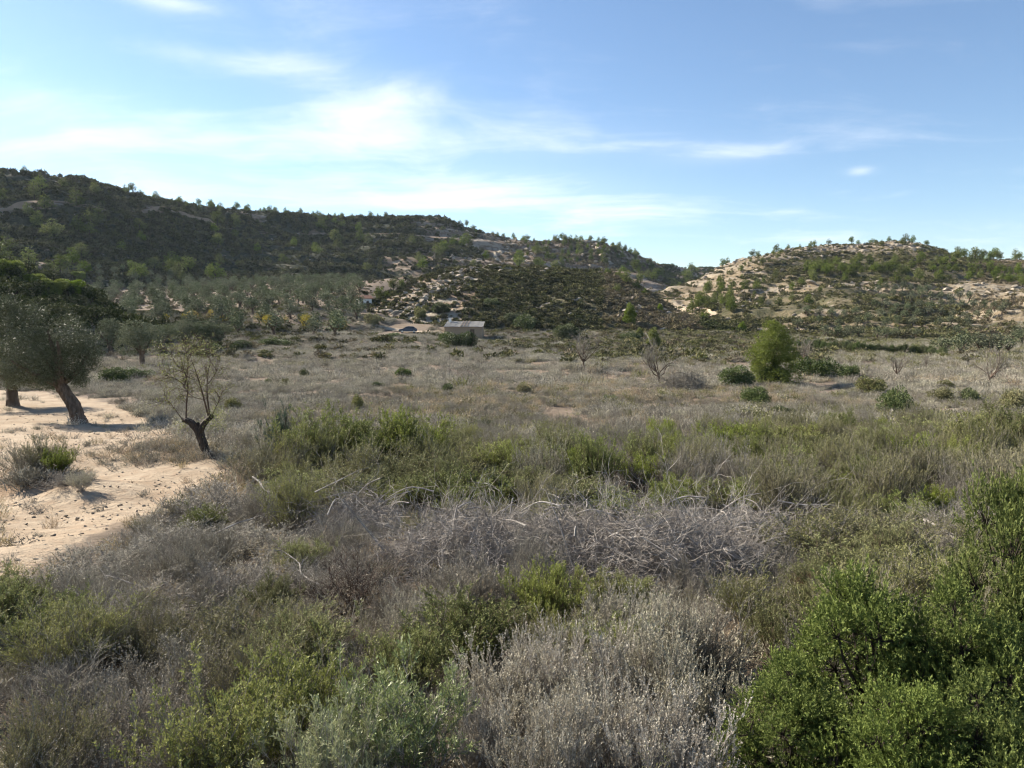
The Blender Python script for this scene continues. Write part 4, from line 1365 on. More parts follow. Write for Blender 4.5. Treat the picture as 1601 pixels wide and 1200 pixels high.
# the big olive on the sandy track
def big_olive():
    p = hit(121, 661); s = p[1] / F
    e = thing('olive_tree', p, 'large leaning olive tree with dense dark crown on the sandy track', 'olive tree')
    C = lambda px, py, dy=0.0: np.array([(px - 121) * s, dy, (661 - py) * s])
    tr = Buf()
    limb(tr, [C(124, 668), C(120, 650), C(116, 634), C(108, 618), C(100, 604), C(96, 592)], [0.46, 0.31, 0.30, 0.27, 0.26, 0.24], 12, 6, 0.11, 3)
    for k in range(4):
        a = k * 1.6
        limb(tr, [C(122, 654), C(122 + 9 * math.cos(a), 662, 9 * s * math.sin(a)), C(122 + 17 * math.cos(a), 668, 17 * s * math.sin(a))], [0.2, 0.16, 0.05], 8, 4, 0.1, 20 + k)
    for k, (x, y, dy) in enumerate(((60, 545, 0.5), (110, 530, -0.7), (40, 560, -0.9), (135, 550, 0.6), (80, 515, 0.1))):
        limb(tr, [C(98, 600), C((98 + x) / 2 + 3, (600 + y) / 2 + 5, dy * 0.5), C(x, y, dy)], [0.2, 0.13, 0.04], 8, 5, 0.08, 40 + k)
    link('trunk', tr.mesh('trunk', B_OLIVE), e)
    r = np.random.default_rng(5)
    lob = []
    for x, y, R, dy in ((22, 512, 36, 0.3), (58, 508, 34, -0.6), (98, 520, 40, 0.4), (128, 524, 33, -0.3), (134, 560, 28, 0.5), (60, 562, 44, 0.5), (25, 565, 36, -0.5), (95, 566, 38, -0.9), (38, 590, 24, -0.3),
                        (110, 585, 22, 0.6), (75, 545, 44, 1.1), (70, 545, 44, -1.2), (12, 535, 34, 0.0), (70, 590, 20, 0.8), (118, 545, 36, 1.2), (40, 535, 36, 1.0), (-6, 560, 28, 0.4), (10, 490, 26, 0.2), (36, 486, 24, -0.2), (60, 488, 20, 0.4), (4, 510, 30, -0.6), (50, 596, 20, 0.5), (88, 594, 18, -0.6), (128, 586, 18, -0.2), (20, 592, 18, 0.6), (146, 545, 16, 0.2), (70, 575, 36, -0.2), (110, 560, 36, 0.3), (30, 490, 20, 0), (118, 500, 16, .2), (75, 492, 16, -.3)):
        c = C(x, y, dy); R *= 0.8; lob.append((*c, R * s, R * s, R * s * 0.92))
    for k in range(46):
        b0 = lob[r.integers(0, 28)]; u = unit(r.normal(size=3) + np.array([0, 0, 0.25]))
        lob.append((b0[0] + u[0] * b0[3], b0[1] + u[1] * b0[3], b0[2] + u[2] * b0[5] * 0.95, *([r.uniform(0.16, 0.36)] * 3)))
    cr = Buf()
    crown(cr, r, lob, 52000, 0.10, 0.03, 0.35, 0.3)
    # upright shoots along the top
    n = 420
    k = r.choice(len(lob), n); u = unit(r.normal(size=(n, 3)) + np.array([0, 0, 0.8])); L = np.array(lob)
    q = curves(r, L[k, :3] + u * L[k, 3:] * 0.85, unit(u + UP * 0.8), 0.25 + 0.3 * r.random(n), 4, 0.3, 0.04)
    tubes(cr, r, q, 0.008, 0.003)
    lp, lt, _ = along(r, q, 16, 0.1, 1.0)
    leaves(cr, r, lp, unit(lt * 0.6 + perp(r, lt) * 0.8), 0.075, 0.02)
    link('crown', cr.mesh('crown', L_OLIVE), e)


big_olive()
p = hit(20, 634)
put_tree('olive_tree', (olive_mesh(871, 16000, 0.026, 0.009, L_OLIVE, B_OLIVE)), p, 4.6, 'olive tree at the left edge half hidden behind the large olive', 'olive tree', None, 1.2, 2.0)
for i, (px, py, hp, w, lab) in enumerate(((174, 553, 56, 1.15, 'round grey-green olive tree nearest the large olive in the second row'), (222, 572, 72, 1.05, 'tall-trunked olive tree second in the row right of the large olive'),
                                          (252, 552, 50, 1.25, 'small olive tree third in the row right of the large olive'), (288, 545, 44, 1.2, 'small round olive behind the left side of the pollard almond'),
                                          (314, 545, 44, 1.15, 'small round olive behind the middle of the pollard almond'), (344, 543, 42, 1.2, 'rightmost small olive of the second row'))):
    p = hit(px, py)
    put_tree('olive_tree', MID_OLIVE[i % 3], p, hp * p[1] / F, lab, 'olive tree', 'olives of the second row', w)


# pollard almond with young shoots
def pollard():
    p = hit(322, 714); s = p[1] / F
    e = thing('almond_tree', p, 'dark pollarded almond stump with thin leafy shoots beside the sandy track', 'almond tree')
    C = lambda px, py, dy=0.0: np.array([(px - 322) * s, dy, (714 - py) * s])
    tr = Buf()
    limb(tr, [C(323, 722), C(321, 702), C(316, 684), C(310, 668), C(307, 660)], [0.155, 0.125, 0.12, 0.12, 0.095], 10, 6, 0.1, 9)
    limb(tr, [C(311, 672), C(302, 661), C(294, 656), C(287, 655)], [0.12, 0.10, 0.085, 0.06], 9, 5, 0.12, 10)
    limb(tr, [C(313, 674), C(321, 660), C(329, 652), C(335, 647)], [0.12, 0.10, 0.085, 0.06], 9, 5, 0.12, 11)
    link('trunk', tr.mesh('trunk', B_DARK), e)
    r = np.random.default_rng(17)
    sh, lf = Buf(), Buf()
    shoots = [((292, 656), (293, 628), (294, 600), (286, 572), .03), ((328, 650), (322, 622), (314, 592), (306, 566), .032), ((331, 648), (329, 622), (330, 598), (334, 572), .03), ((294, 600), (300, 580), (304, 560), (303, 548), .014),
              ((314, 592), (305, 588), (300, 580), (296, 575), .012), ((330, 598), (340, 584), (345, 575), (350, 560), .014), ((294, 600), (282, 590), (270, 585), (258, 580), .013), ((320, 622), (308, 618), (300, 610), (297, 604), .012),
              ((288, 655), (278, 640), (270, 628), (262, 622), .016), ((334, 648), (342, 632), (350, 615), (356, 600), .014), ((286, 572), (282, 560), (280, 548), (276, 540), .01), ((306, 566), (303, 555), (306, 545), (310, 535), .01), ((334, 572), (338, 560), (336, 550), (340, 542), .01)]
    P = []
    for k, (a, b, c, d, rad) in enumerate(shoots):
        dy = r.normal() * 0.15
        q = limb(sh, [C(*a, dy * 0.2), C(*b, dy * 0.5), C(*c, dy), C(*d, dy * 1.4)], [rad * 0.95, rad * 0.8, rad * 0.6, rad * 0.3], 5, 4, 0.04, 60 + k)
        P.append(q)
    P = np.array(P)
    t1, d1, f1 = along(r, P, 22, 0.3, 1.0)
    q = curves(r, t1, unit(d1 * 0.6 + perp(r, d1) * 0.9 + UP * 0.2), 0.2 + 0.4 * r.random(len(t1)), 5, 0.4, 0.05)
    tubes(sh, r, q, 0.0065, 0.003)
    t2, d2, f2 = along(r, q, 3, 0.3, 1.0)
    q2 = curves(r, t2, unit(d2 + perp(r, d2) * 0.9), 0.12 + 0.18 * r.random(len(t2)), 4, 0.4, 0.05)
    tubes(sh, r, q2, 0.004, 0.002)
    for src, k in ((q, 3), (q2, 2)):
        lp, lt, _ = along(r, src, k, 0.3, 1.0)
        leaves(lf, r, lp, unit(lt * 0.4 + perp(r, lt) + UP * -0.3), 0.06, 0.02)
    # leafy sprouts on the knuckles
    for (x, y, R, n) in ((285, 662, 9, 120), (340, 655, 14, 420), (345, 640, 9, 160), (268, 552, 12, 120), (300, 550, 14, 130)):
        c = C(x, y); lp = c + r.normal(size=(n, 3)) * R * s * 0.7
        leaves(lf, r, lp, rvec(r, n), 0.055, 0.02)
    link('shoots', sh.mesh('shoots', B_BROWN), e)
    link('foliage', lf.mesh('foliage', L_ALMOND), e)


pollard()


# ------------------------------------------------------------------ leafless trees and round bushes out in the field
def bare_mesh(seed, n1=9, fork=0.22, spread=0.8):
    r = np.random.default_rng(seed)
    tr, tw = Buf(), Buf()
    limb(tr, [(0, 0, -0.05), (0.01, 0, 0.1), (r.normal() * 0.02, 0, fork)], [0.036, 0.03, 0.026], 7, 4, 0.1, seed)
    d1 = dome_dirs(r, n1, spread + 0.2)
    c1 = curves(r, np.tile([[0, 0, fork]], (n1, 1)), d1, 0.5 + 0.3 * r.random(n1), 6, 0.4, 0.06, 0.2)
    tubes(tr, r, c1, 0.017, 0.005, sides=5)
    p2, t2, _ = along(r, c1, 10, 0.3, 1.0)
    c2 = curves(r, p2, unit(t2 + perp(r, t2) * 0.8 + UP * 0.3), 0.15 + 0.2 * r.random(len(p2)), 4, 0.4, 0.06)
    tubes(tw, r, c2, 0.007, 0.003)
    p3, t3, _ = along(r, c2, 5, 0.3, 1.0)
    c3 = curves(r, p3, unit(t3 + perp(r, t3) * 0.8), 0.06 + 0.1 * r.random(len(p3)), 3, 0.4, 0.06)
    tubes(tw, r, c3, 0.0035, 0.0018)
    return tr.mesh('trunk', B_BROWN), tw.mesh('twigs', B_GREY)


BARE = [bare_mesh(920 + i) for i in range(3)]
for i, (px, py, hp, w, lab) in enumerate(((912, 577, 52, 1.0, 'leafless almond tree in the middle of the scrub field'), (1402, 592, 36, 1.1, 'small leafless almond tree out in the field right of the green pine'),
                                          (1547, 602, 52, 0.9, 'forked leafless tree near the right edge of the field'), (1258, 570, 40, 0.7, 'thin bare tree just right of the green pine'),
                                          (1448, 577, 24, 0.5, 'short dead stump between two leafless field trees'), (1030, 602, 62, 0.9, 'grey leafless tree below the small yellow-green pine'))):
    p = hit(px, py)
    put_tree('leafless_tree', BARE[i % 3], p, hp * p[1] / F, lab, 'bare tree', None, w, parts=('trunk', 'twigs'))
p = hit(1068, 611)
b = brush(77, 240, 1.0, 0.75, 0.7, 0.014, 0.5, B_GREY)
o = thing('dead_bush', p, 'grey dead bush lying beside the leafless tree in mid field', 'dead bush', None, 0, 2.1)
link('twigs', b, o)


def bush_mesh(seed, mat, n=5600, L=0.075, W=0.036):
    r = np.random.default_rng(seed); st, fo = Buf(), Buf()
    d = dome_dirs(r, 26, 1.2)
    c = curves(r, np.zeros((26, 3)), d, 0.6 + 0.25 * r.random(26), 5, 0.3, 0.04)
    tubes(st, r, c, 0.02, 0.006, 4)
    lob = []
    for i in range(16):
        a = r.random() * 6.28; q = math.sqrt(r.random()) * 0.55; s = r.uniform(0.22, 0.36)
        lob.append((math.cos(a) * q, math.sin(a) * q, 0.2 + 0.5 * r.random() * (1 - q), s, s, s * 0.85))
    crown(fo, r, lob, n, L, W, 0.5, 0.5)
    return st.mesh('stems', B_BROWN), fo.mesh('foliage', mat)


BUSH = [bush_mesh(940 + i, L_LENT) for i in range(3)]
BUSH_Y = [bush_mesh(950, L_OLIVEGREEN)]
bushes = [
    (1400, 650, 62, 40, 0, 'large round dark green bush in the open field at right'), (1470, 629, 42, 22, 1, 'yellowish round bush left of a pair in the right field'), (1514, 630, 46, 20, 0, 'dark flat round bush right of the yellowish one'),
    (1590, 645, 52, 34, 1, 'green bush cut by the right edge of the picture'), (1280, 592, 78, 32, 0, 'wide dark bush at the foot of the green pine on its right'), (1150, 605, 60, 28, 0, 'dark bush left of the green pine'),
    (1358, 615, 52, 24, 1, 'low green bush in front of the small leafless almond'), (1480, 606, 28, 12, 1, 'small brownish bush behind the yellowish round bush'), (1182, 637, 62, 28, 0, 'low spreading bush in front of the green pine'),
    (1222, 648, 40, 14, 0, 'flat little bush just right of the low spreading one'), (1325, 590, 34, 20, 0, 'grey-green bush right of the wide dark bush'), (366, 642, 30, 20, 1, 'bright little bush right of the pollard almond'),
    (476, 593, 16, 16, 0, 'dark upright little bush in the left of the field'), (557, 642, 22, 24, 1, 'bright upright bush behind the green thicket'), (630, 591, 32, 14, 0, 'dark low bush in the field centre left'),
    (697, 676, 20, 20, 1, 'small light green bush above the thicket edge'), (756, 669, 36, 15, 0, 'flat dark bush in mid field above the thicket'), (700, 613, 34, 12, 0, 'low dark bush in the centre of the field'),
    (820, 613, 30, 13, 1, 'low olive green bush in the centre of the field'), (955, 628, 26, 12, 0, 'small bush in the field right of centre'), (885, 530, 48, 20, 0, 'dark bush beside the track on the knoll foot'),
    (1210, 600, 40, 26, 0, 'dark bush directly under the green pine'), (420, 601, 12, 10, 0, 'tiny dark bush left in the field'), (447, 603, 14, 12, 1, 'tiny green bush left in the field'), (590, 606, 22, 10, 0, 'small flat bush between two field bushes'),
    (710, 542, 46, 21, 0, 'dark bush in front of the left half of the stone hut'), (735, 542, 36, 20, 0, 'dark bush in front of the middle of the stone hut'), (700, 537, 30, 16, 0, 'dark bush at the left corner of the stone hut'),
    (655, 496, 22, 14, 1, 'olive green bush above the car on the knoll'), (690, 489, 34, 14, 0, 'dark bush on the bare flank of the knoll'), (820, 514, 46, 20, 0, 'dark broad bush at the knoll foot right of the hut'), (800, 503, 30, 14, 0, 'dark bush on the slope above the hut'),
    (580, 507, 30, 16, 1, 'olive green bush beside the bend of the dirt track'), (536, 512, 18, 14, 1, 'yellowish bush left of the dirt track'), (770, 478, 26, 12, 0, 'dark bush halfway up the knoll'), (1195, 601, 30, 22, 0, 'rounded bush left under the green pine'),
    (985, 532, 36, 12, 0, 'flat dark bush left of the small yellow-green pine'), (618, 529, 34, 9, 0, 'grey-green bush at the left front of the parked car'), (180, 600, 60, 22, 0, 'dark grey bush beneath the second row of olives'), (212, 594, 56, 18, 0, 'rounded dark bush under the tall-trunked olive'),
    (320, 555, 50, 18, 0, 'dark hedge bush behind the pollard almond top'), (380, 548, 50, 14, 0, 'dark hedge bush on the terrace edge left'), (430, 541, 50, 12, 0, 'dark hedge bush on the terrace edge further right')]
for i, (px, py, wp, hp, k, lab) in enumerate(bushes):
    p = hit_land(px, py); s = p[1] / F
    pr = (BUSH_Y if k else BUSH)[i % (1 if k else 3)]
    e = thing('round_bush', p - np.array([0, 0, 0.05]), lab, 'bush', 'bushes dotted over the field', i * 1.7, (wp * s * 0.62, wp * s * 0.62, hp * s * 1.45))
    link('stems', pr[0], e); link('foliage', pr[1], e)

# the green pine in the field and its small neighbours
p = hit(1208, 600)


def field_pine():
    """bushy Aleppo pine, egg shaped and branched to the ground"""
    s = p[1] / F; r = np.random.default_rng(31)
    e = thing('pine_tree', p, 'bright green bushy pine standing alone in the field at right', 'pine tree')
    H = 106 * s
    tr, cr = Buf(), Buf()
    limb(tr, [(0, 0, -0.2), (0.1, 0, H * 0.4), (0.05, 0, H * 0.9)], [0.2, 0.14, 0.03], 9, 6, 0.06, 4)
    lob = []
    for x, y, R in ((1203, 510, 13), (1210, 520, 16), (1196, 528, 15), (1190, 545, 17), (1222, 535, 15), (1230, 552, 14), (1182, 555, 13), (1205, 548, 22), (1200, 570, 22), (1222, 572, 20), (1184, 572, 14), (1238, 562, 10), (1208, 588, 18), (1190, 588, 12), (1226, 588, 14)):
        for k in range(3):
            lob.append((((x - 1208) * 1.12 + r.normal() * 3) * s, r.normal() * 20 * s * (0.4 + 0.6 * (y - 500) / 90), (600 - y) * s, R * s * 0.82, R * s * 0.82, R * s * 0.74))
    for q in lob[::2]:
        limb(tr, [(0.08, 0, q[2] * 0.75), (q[0] * 0.5, q[1] * 0.5, q[2] * 0.88), (q[0], q[1], q[2])], [0.06, 0.04, 0.012], 5, 3, 0.05, 7)
    crown(cr, r, lob, 10000, 0.2, 0.032, 0.62, 0.45, tuft=5)
    link('trunk', tr.mesh('trunk', B_DARK), e); link('crown', cr.mesh('crown', L_PINE), e)


field_pine()
for i, (px, py, hp, w, lab) in enumerate(((1021, 545, 34, 1.0, 'small yellow-green pine in mid field right of centre'), (1000, 528, 17, 1.1, 'tiny yellow-green pine sapling left of the small field pine'), (985, 507, 34, 0.9, 'slim bright pine at the right foot of the knoll'),
                                          (1032, 488, 14, 1.1, 'tiny pine on the right shoulder of the knoll'), (1160, 520, 18, 1.2, 'small round green pine beside the valley track'))):
    p = hit_land(px, py)
    put_tree('pine_tree', MID_PINE[0], p, hp * p[1] / F, lab, 'pine tree', None, w)

# ------------------------------------------------------------------ hill cover
CL_DARK = [low_clump(1000 + i, 150, 0.6, 0.8, 0.42, 0.2, L_SCRUB) for i in range(4)]
CL_LIGHT = [low_clump(1030 + i, 130, 0.6, 0.7, 0.4, 0.18, L_SCRUB_LIGHT) for i in range(4)]
CL_DRY = [low_clump(1010 + i, 120, 0.6, 0.6, 0.38, 0.14, L_SCRUB_DRY) for i in range(3)]
CL_OAK = [low_clump(1020 + i, 170, 0.6, 0.95, 0.36, 0.2, L_OAK) for i in range(3)]


def cover(name, hill, n, size, label, seed, weight=None, mix=(0.6, 0.3, 0.1), main=None):
    P = hill.sample(n, weight, seed)
    r = np.random.default_rng(seed)
    ms = (main or CL_DARK) + CL_DRY + CL_OAK
    kind = r.choice(3, len(P), p=np.array(mix) / sum(mix))
    pick = np.where(kind == 0, r.integers(0, 4, len(P)), np.where(kind == 1, 4 + r.integers(0, 3, len(P)), 7 + r.integers(0, 3, len(P))))
    sc = size[0] + (size[1] - size[0]) * r.random(len(P)) ** 2.2
    P = P - np.array([0, 0, 0.12]) * sc[:, None]
    return scatter(name, P, sc, ms, label, seed, 0.15, pick=pick)


bare_w = lambda k: (lambda px, v, P, b: np.clip(1 - b * k, 0.03, 1) * (0.35 + smooth(-0.25, 0.2, fbm(P[..., 0] * 0.03, P[..., 1] * 0.03, 91, 3))))
cover('ridge_scrub', hill_left, 23000, (1.0, 3.4), 'dark low scrub covering the shaded left ridge', 61, bare_w(1.1), (0.6, 0.14, 0.26))
cover('spur_scrub', hill_spur, 1500, (0.9, 2.6), 'dark undergrowth on the wooded spur at far left', 62, None, (0.4, 0.1, 0.5))
cover('knoll_scrub', hill_knoll, 8500, (0.5, 1.9), 'low dark scrub over the rocky knoll', 63,
      lambda px, v, P, b: np.clip(1 - b * 0.8, 0.3, 1) * (0.3 + smooth(-0.2, 0.25, fbm(P[..., 0] * 0.07, P[..., 1] * 0.07, 92, 3))), (0.66, 0.3, 0.04), CL_DARK[:2] + CL_LIGHT[:2])
cover('terrace_scrub', hill_right, 14000, (0.5, 2.1), 'scrub dotted over the dry terraced hill', 64, lambda px, v, P, b: np.clip(1 - b * 0.65, 0.2, 1) * (0.25 + smooth(-0.2, 0.25, fbm(P[..., 0] * 0.05, P[..., 1] * 0.05, 93, 3))), (0.5, 0.44, 0.06), CL_LIGHT)


def spread(P, dmin):
    """thin points out to a least distance"""
    keep = []
    for q in P:
        if all((q[0] - k[0]) ** 2 + (q[1] - k[1]) ** 2 > dmin * dmin for k in keep):
            keep.append(q)
    return keep


# ------------------------------------------------------------------ boulders on the slopes
def boulders(hill, n, size, weight, seed, label, group, flat=0.85, smax=60):
    r = np.random.default_rng(seed)
    out = []
    for p in spread(hill.sample(n, weight, seed), size[0] * 0.9):
        s = size[0] + (size[1] - size[0]) * r.random() ** 2.6
        if seen(p, s * 0.8):
            out.append((s / np.linalg.norm(p), p, s))
    out.sort(key=lambda q: -q[0])
    for k, (_, p, s) in enumerate(out[:smax]):
        o = link('boulder', ROCKS[r.integers(0, len(ROCKS))], None, p + np.array([0, 0, -0.05 * s]), (r.normal() * 0.25, r.normal() * 0.25, r.random() * 6.28), (s * r.uniform(0.8, 1.35), s * r.uniform(0.7, 1.1), s * flat * r.uniform(0.7, 1.1)))
        tag(o, label, 'boulder', group)
    rest = out[smax:]
    return [p for _, p, _ in rest], [s for _, _, s in rest]


rp, rs = [], []
for a in ((hill_knoll, 520, (0.45, 2.1), lambda px, v, P, b: np.exp(-((px - (775 - 215 * (0.62 - v) / 0.4)) / 42.0) ** 2) * smooth(0.24, 0.3, v) + 0.02, 71, 'pale sandstone boulder on the sunlit left flank of the knoll', 'boulders on the sunlit knoll flank', 0.8, 70),
          (hill_knoll, 160, (0.5, 2.4), lambda px, v, P, b: np.exp(-((v - 0.585) / 0.03) ** 2) * smooth(730, 780, px) * smooth(1010, 960, px), 72, 'grey boulder along the top edge of the knoll', 'boulders along the knoll top', 0.9, 34),
          (hill_knoll, 70, (0.6, 1.9), lambda px, v, P, b: smooth(760, 820, px) * smooth(1060, 1000, px) * smooth(0.56, 0.5, v), 73, 'pale boulder lying among the scrub on the dark face of the knoll', 'boulders in the knoll scrub', 0.9, 24),
          (hill_right, 420, (0.6, 2.6), lambda px, v, P, b: np.exp(-((v - VR[4] + 0.03) / 0.04) ** 2) * smooth(1090, 1140, px) * smooth(1480, 1420, px), 74, 'pale boulder along the crest of the terraced hill', 'boulders on the terraced hill crest', 0.85, 60),
          (hill_right, 260, (0.8, 2.6), lambda px, v, P, b: (np.exp(-((v - VR[2] + 0.02) / 0.03) ** 2) + 0.25 * smooth(1330, 1150, px)) * (v < VR[3]), 75, 'pale boulder on the ledge below the pine belt', 'boulders on the ledge under the pines', 0.7, 44),
          (hill_right, 200, (0.7, 2.6), lambda px, v, P, b: smooth(1460, 1560, px) * smooth(VR[3], VR[2], v) * smooth(VR[0], VR[1], v), 76, 'pale boulder on the rocky slope at the right edge', 'boulders on the right edge slope', 0.8, 32),
          (hill_left, 420, (1.3, 4.5), lambda px, v, P, b: smooth(640, 760, px) * smooth(1010, 950, px), 77, 'grey boulder on the hillside behind the knoll', 'boulders on the hillside behind the knoll', 0.8, 30)):
    p_, s_ = boulders(*a)
    rp += p_; rs += s_
if rp:
    scatter('hillside_stones', np.array(rp), np.array(rs), ROCKS, 'smaller stones strewn over the slopes', 5, 0.3)
for k, (px, py, s) in enumerate(((652, 525, 0.5), (658, 523, 0.42), (670, 524, 0.55), (663, 524, 0.35))):
    p = hit_land(px, py)
    tag(link('boulder', ROCKS[k], None, p + np.array([0, 0, 0.1]), (0, 0, k), (s * 1.4, s, s * 0.7)), 'pale stone in the little heap between the car and the hut', 'boulder', 'stone heap by the hut')

# ------------------------------------------------------------------ pines over the hills
pines = []


def add_pines(hill, n, hgt, weight, seed, label, group, dmin=4.0, w=1.0):
    r = np.random.default_rng(seed)
    for p in spread(hill.sample(n, weight, seed), dmin):
        h = r.uniform(*hgt)
        if seen(p, h * 0.8):
            pines.append((h / np.linalg.norm(p), p, h, label, group, w, r.integers(0, len(FAR_PINE))))


add_pines(hill_right, 230, (3.2, 6.2), lambda px, v, P, b: smooth(1240, 1275, px) * np.exp(-((v - (VR[2] + VR[3]) / 2) / 0.055) ** 2), 81, 'green pine in the belt across the terraced hill', 'pine belt on the terraced hill', 2.6)
add_pines(hill_right, 60, (4.5, 8.0), lambda px, v, P, b: smooth(1470, 1500, px) * np.exp(-((v - VR[4] + 0.02) / 0.03) ** 2), 82, 'tall pine against the sky on the right end of the terraced hill', 'skyline pines of the terraced hill', 3.5)
add_pines(hill_right, 30, (3, 5.5), lambda px, v, P, b: smooth(1110, 1130, px) * smooth(1480, 1440, px) * np.exp(-((v - VR[4]) / 0.02) ** 2), 83, 'lone small pine on the crest of the terraced hill', 'crest pines of the terraced hill', 8)
add_pines(hill_right, 40, (3, 6.5), lambda px, v, P, b: np.exp(-((px - 1110) / 35.0) ** 2) * smooth(VR[0], VR[1], v) * smooth(VR[3], VR[2], v), 84, 'pine in the gully between knoll and terraced hill', 'gully pines', 4)
add_pines(hill_right, 26, (2.5, 4.5), lambda px, v, P, b: smooth(1130, 1180, px) * smooth(1300, 1250, px) * (v < VR[4]) * (v > VR[1]), 85, 'small pine on the dry left slope of the terraced hill', 'pines on the dry terraced slope', 6)
add_pines(hill_left, 150, (4, 7.5), lambda px, v, P, b: smooth(800, 850, px) * smooth(1010, 980, px) * smooth(0.36, 0.5, v), 86, 'small dark pine on the ridge behind the knoll', 'pines behind the knoll', 5)
add_pines(hill_left, 70, (4, 7.5), lambda px, v, P, b: np.exp(-((v - 0.645) / 0.03) ** 2) * smooth(180, 220, px) * smooth(640, 560, px), 87, 'tiny pine along the skyline of the left ridge', 'skyline pines of the left ridge', 5)
add_pines(hill_left, 190, (6, 11), lambda px, v, P, b: (np.exp(-((px - 150 - 700 * (0.36 - v)) / 45.0) ** 2) + np.exp(-((px - 335) / 40.0) ** 2 - ((v - 0.2) / 0.05) ** 2) + 0.12 + 0.5 * np.exp(-((px - 60) / 60.0) ** 2 - ((v - 0.55) / 0.06) ** 2)) * smooth(0.13, 0.17, v) * smooth(0.6, 0.54, v), 88,
          'sunlit green pine scattered on the shaded left ridge', 'pines scattered on the left ridge', 7, 1.15)
add_pines(hill_left, 30, (3.5, 6.5), lambda px, v, P, b: np.exp(-((v - 0.66) / 0.02) ** 2) * smooth(690, 720, px) * smooth(860, 800, px), 89, 'small pine on the notched skyline above the knoll', 'notch skyline pines', 7)
for px, py, hp, lab in ((594, 472, 24, 'round bright pine beside the white cottage'), (615, 457, 22, 'bright pine on the left shoulder of the knoll'), (628, 452, 16, 'smaller bright pine right of the one on the knoll shoulder'), (605, 466, 12, 'low bright pine between cottage and knoll'),
                        (212, 437, 26, 'bright pine at the foot of the left ridge'), (206, 424, 16, 'small bright pine just above the ridge-foot pine'), (810, 416, 9, 'olive green pine on the slope behind the knoll top'),
                        (968, 436, 18, 'large dark pine on the right shoulder of the knoll'), (980, 446, 24, 'broad dark pine on the right end of the knoll'), (996, 452, 20, 'dark pine at the far right of the knoll top'), (950, 430, 12, 'small green pine at the right end of the knoll top'),
                        (965, 458, 16, 'yellow-green pine on the right face of the knoll'), (1008, 462, 14, 'small dark pine low on the right of the knoll'), (880, 419, 12, 'green pine behind the knoll top at its middle'),
                        (1415, 383, 17, 'largest pine on the summit of the terraced hill'), (1378, 384, 9, 'small pine left of the summit pine'), (1523, 412, 22, 'tallest pine on the right skyline'), (1496, 408, 18, 'slim pine left of the tallest skyline pine'),
                        (1130, 418, 14, 'lone dark pine where the terraced hill meets the pass'), (38, 270, 10, 'lone tree on the skyline of the left ridge')):
    p = hit_land(px, py)
    pines.append((9.0, p, hp * np.linalg.norm(p) / F, lab, None, 1.15, RNG.integers(0, len(FAR_PINE))))
pines.sort(key=lambda q: -q[0])
for k, (_, p, h, lab, grp, w, i) in enumerate(pines[:285]):
    far_tree('pine_tree', FAR_PINE[i], p - np.array([0, 0, 0.15]), h, lab, 'pine tree', grp, w)
rest = pines[285:]
if rest:
    scatter('distant_pines', np.array([q[1] for q in rest]), np.array([q[2] for q in rest]), FAR_PINE, 'the smallest far pines on the hillsides', 9, 0.03)

# dark wood on the spur at far left
r_ = np.random.default_rng(97)
k = 0
for p in spread(hill_spur.sample(170, lambda px, v, P, b: smooth(-90, -40, px) * smooth(190, 120, px), 98), 3.4):
    h = r_.uniform(2.8, 4.4)
    if not seen(p, h * 0.8, 60):
        continue
    far_tree('oak_tree', FAR_OAK[k % 3], p - np.array([0, 0, 0.4]), h, 'dark evergreen oak in the shaded wood behind the large olive', 'oak tree', 'oak wood on the spur', 1.25)
    k += 1
for px, py, hp, lab in ((85, 468, 44, 'pine with rounded sunlit top above the dark oak wood'), (112, 466, 40, 'second rounded pine right beside the sunlit one'), (18, 440, 46, 'tall dark pine at the left edge above the oaks'), (56, 452, 34, 'narrow pine left of the rounded pair'),
                        (48, 430, 20, 'small pine high on the wooded spur'), (124, 440, 22, 'bright small pine above the rounded pair'), (150, 478, 14, 'yellow-green bush-like pine at the right edge of the oak wood')):
    p = hit_land(px, py)
    put_tree('pine_tree', MID_PINE[1], p - np.array([0, 0, 0.3]), hp * p[1] / F, lab, 'pine tree', None, 1.1)

# ------------------------------------------------------------------ olive grove on the terraces
grove = []
r_ = np.random.default_rng(101)
for iy, y in enumerate(np.arange(142, 372, 8.2)):
    for x in np.arange(-235, -18, 8.0):
        xx = x + r_.normal() * 1.0 + (iy % 2) * 4; yy = y + r_.normal() * 0.9
        q, _ = to_px(np.array([xx, yy, 3.0]))
        if q < 105 or q > 566 or yy > 150 + (xx + 235) * 3.2 + 120:
            continue
        z = land_z(xx, yy); h = r_.uniform(3.4, 5.0)
        if z > 26 or not seen((xx, yy, z), h * 0.75):
            continue
        if y < 160 and r_.random() < 0.5:
            continue
        grove.append((np.hypot(xx, yy), np.array([xx, yy, z - 0.1]), h))
grove.sort(key=lambda q: q[0])
for k, (_, p, h) in enumerate(grove[:290]):
    far_tree('olive_tree', FAR_OLIVE[k % 4], p, h, 'grey-green olive tree of the terraced grove below the left ridge', 'olive tree', 'olive grove below the left ridge', 1.12)
if grove[290:]:
    scatter('far_olives', np.array([q[1] for q in grove[290:]]), np.array([q[2] for q in grove[290:]]), FAR_OLIVE, 'farthest olive trees of the grove', 10, 0.02)
for k, (px, py, hp) in enumerate(((258, 505, 18), (300, 504, 20), (330, 500, 16), (352, 508, 18), (405, 508, 20), (418, 514, 22), (410, 500, 14), (480, 514, 24), (470, 506, 16), (492, 516, 20), (536, 516, 18), (365, 498, 12), (285, 502, 14), (447, 508, 14))):
    p = hit_land(px, py)
    far_tree('almond_tree', FAR_ALMOND[k % 3], p, hp * p[1] / F, 'yellowing almond tree on the terraces in front of the olive grove', 'almond tree', 'autumn almonds before the grove', 1.0)

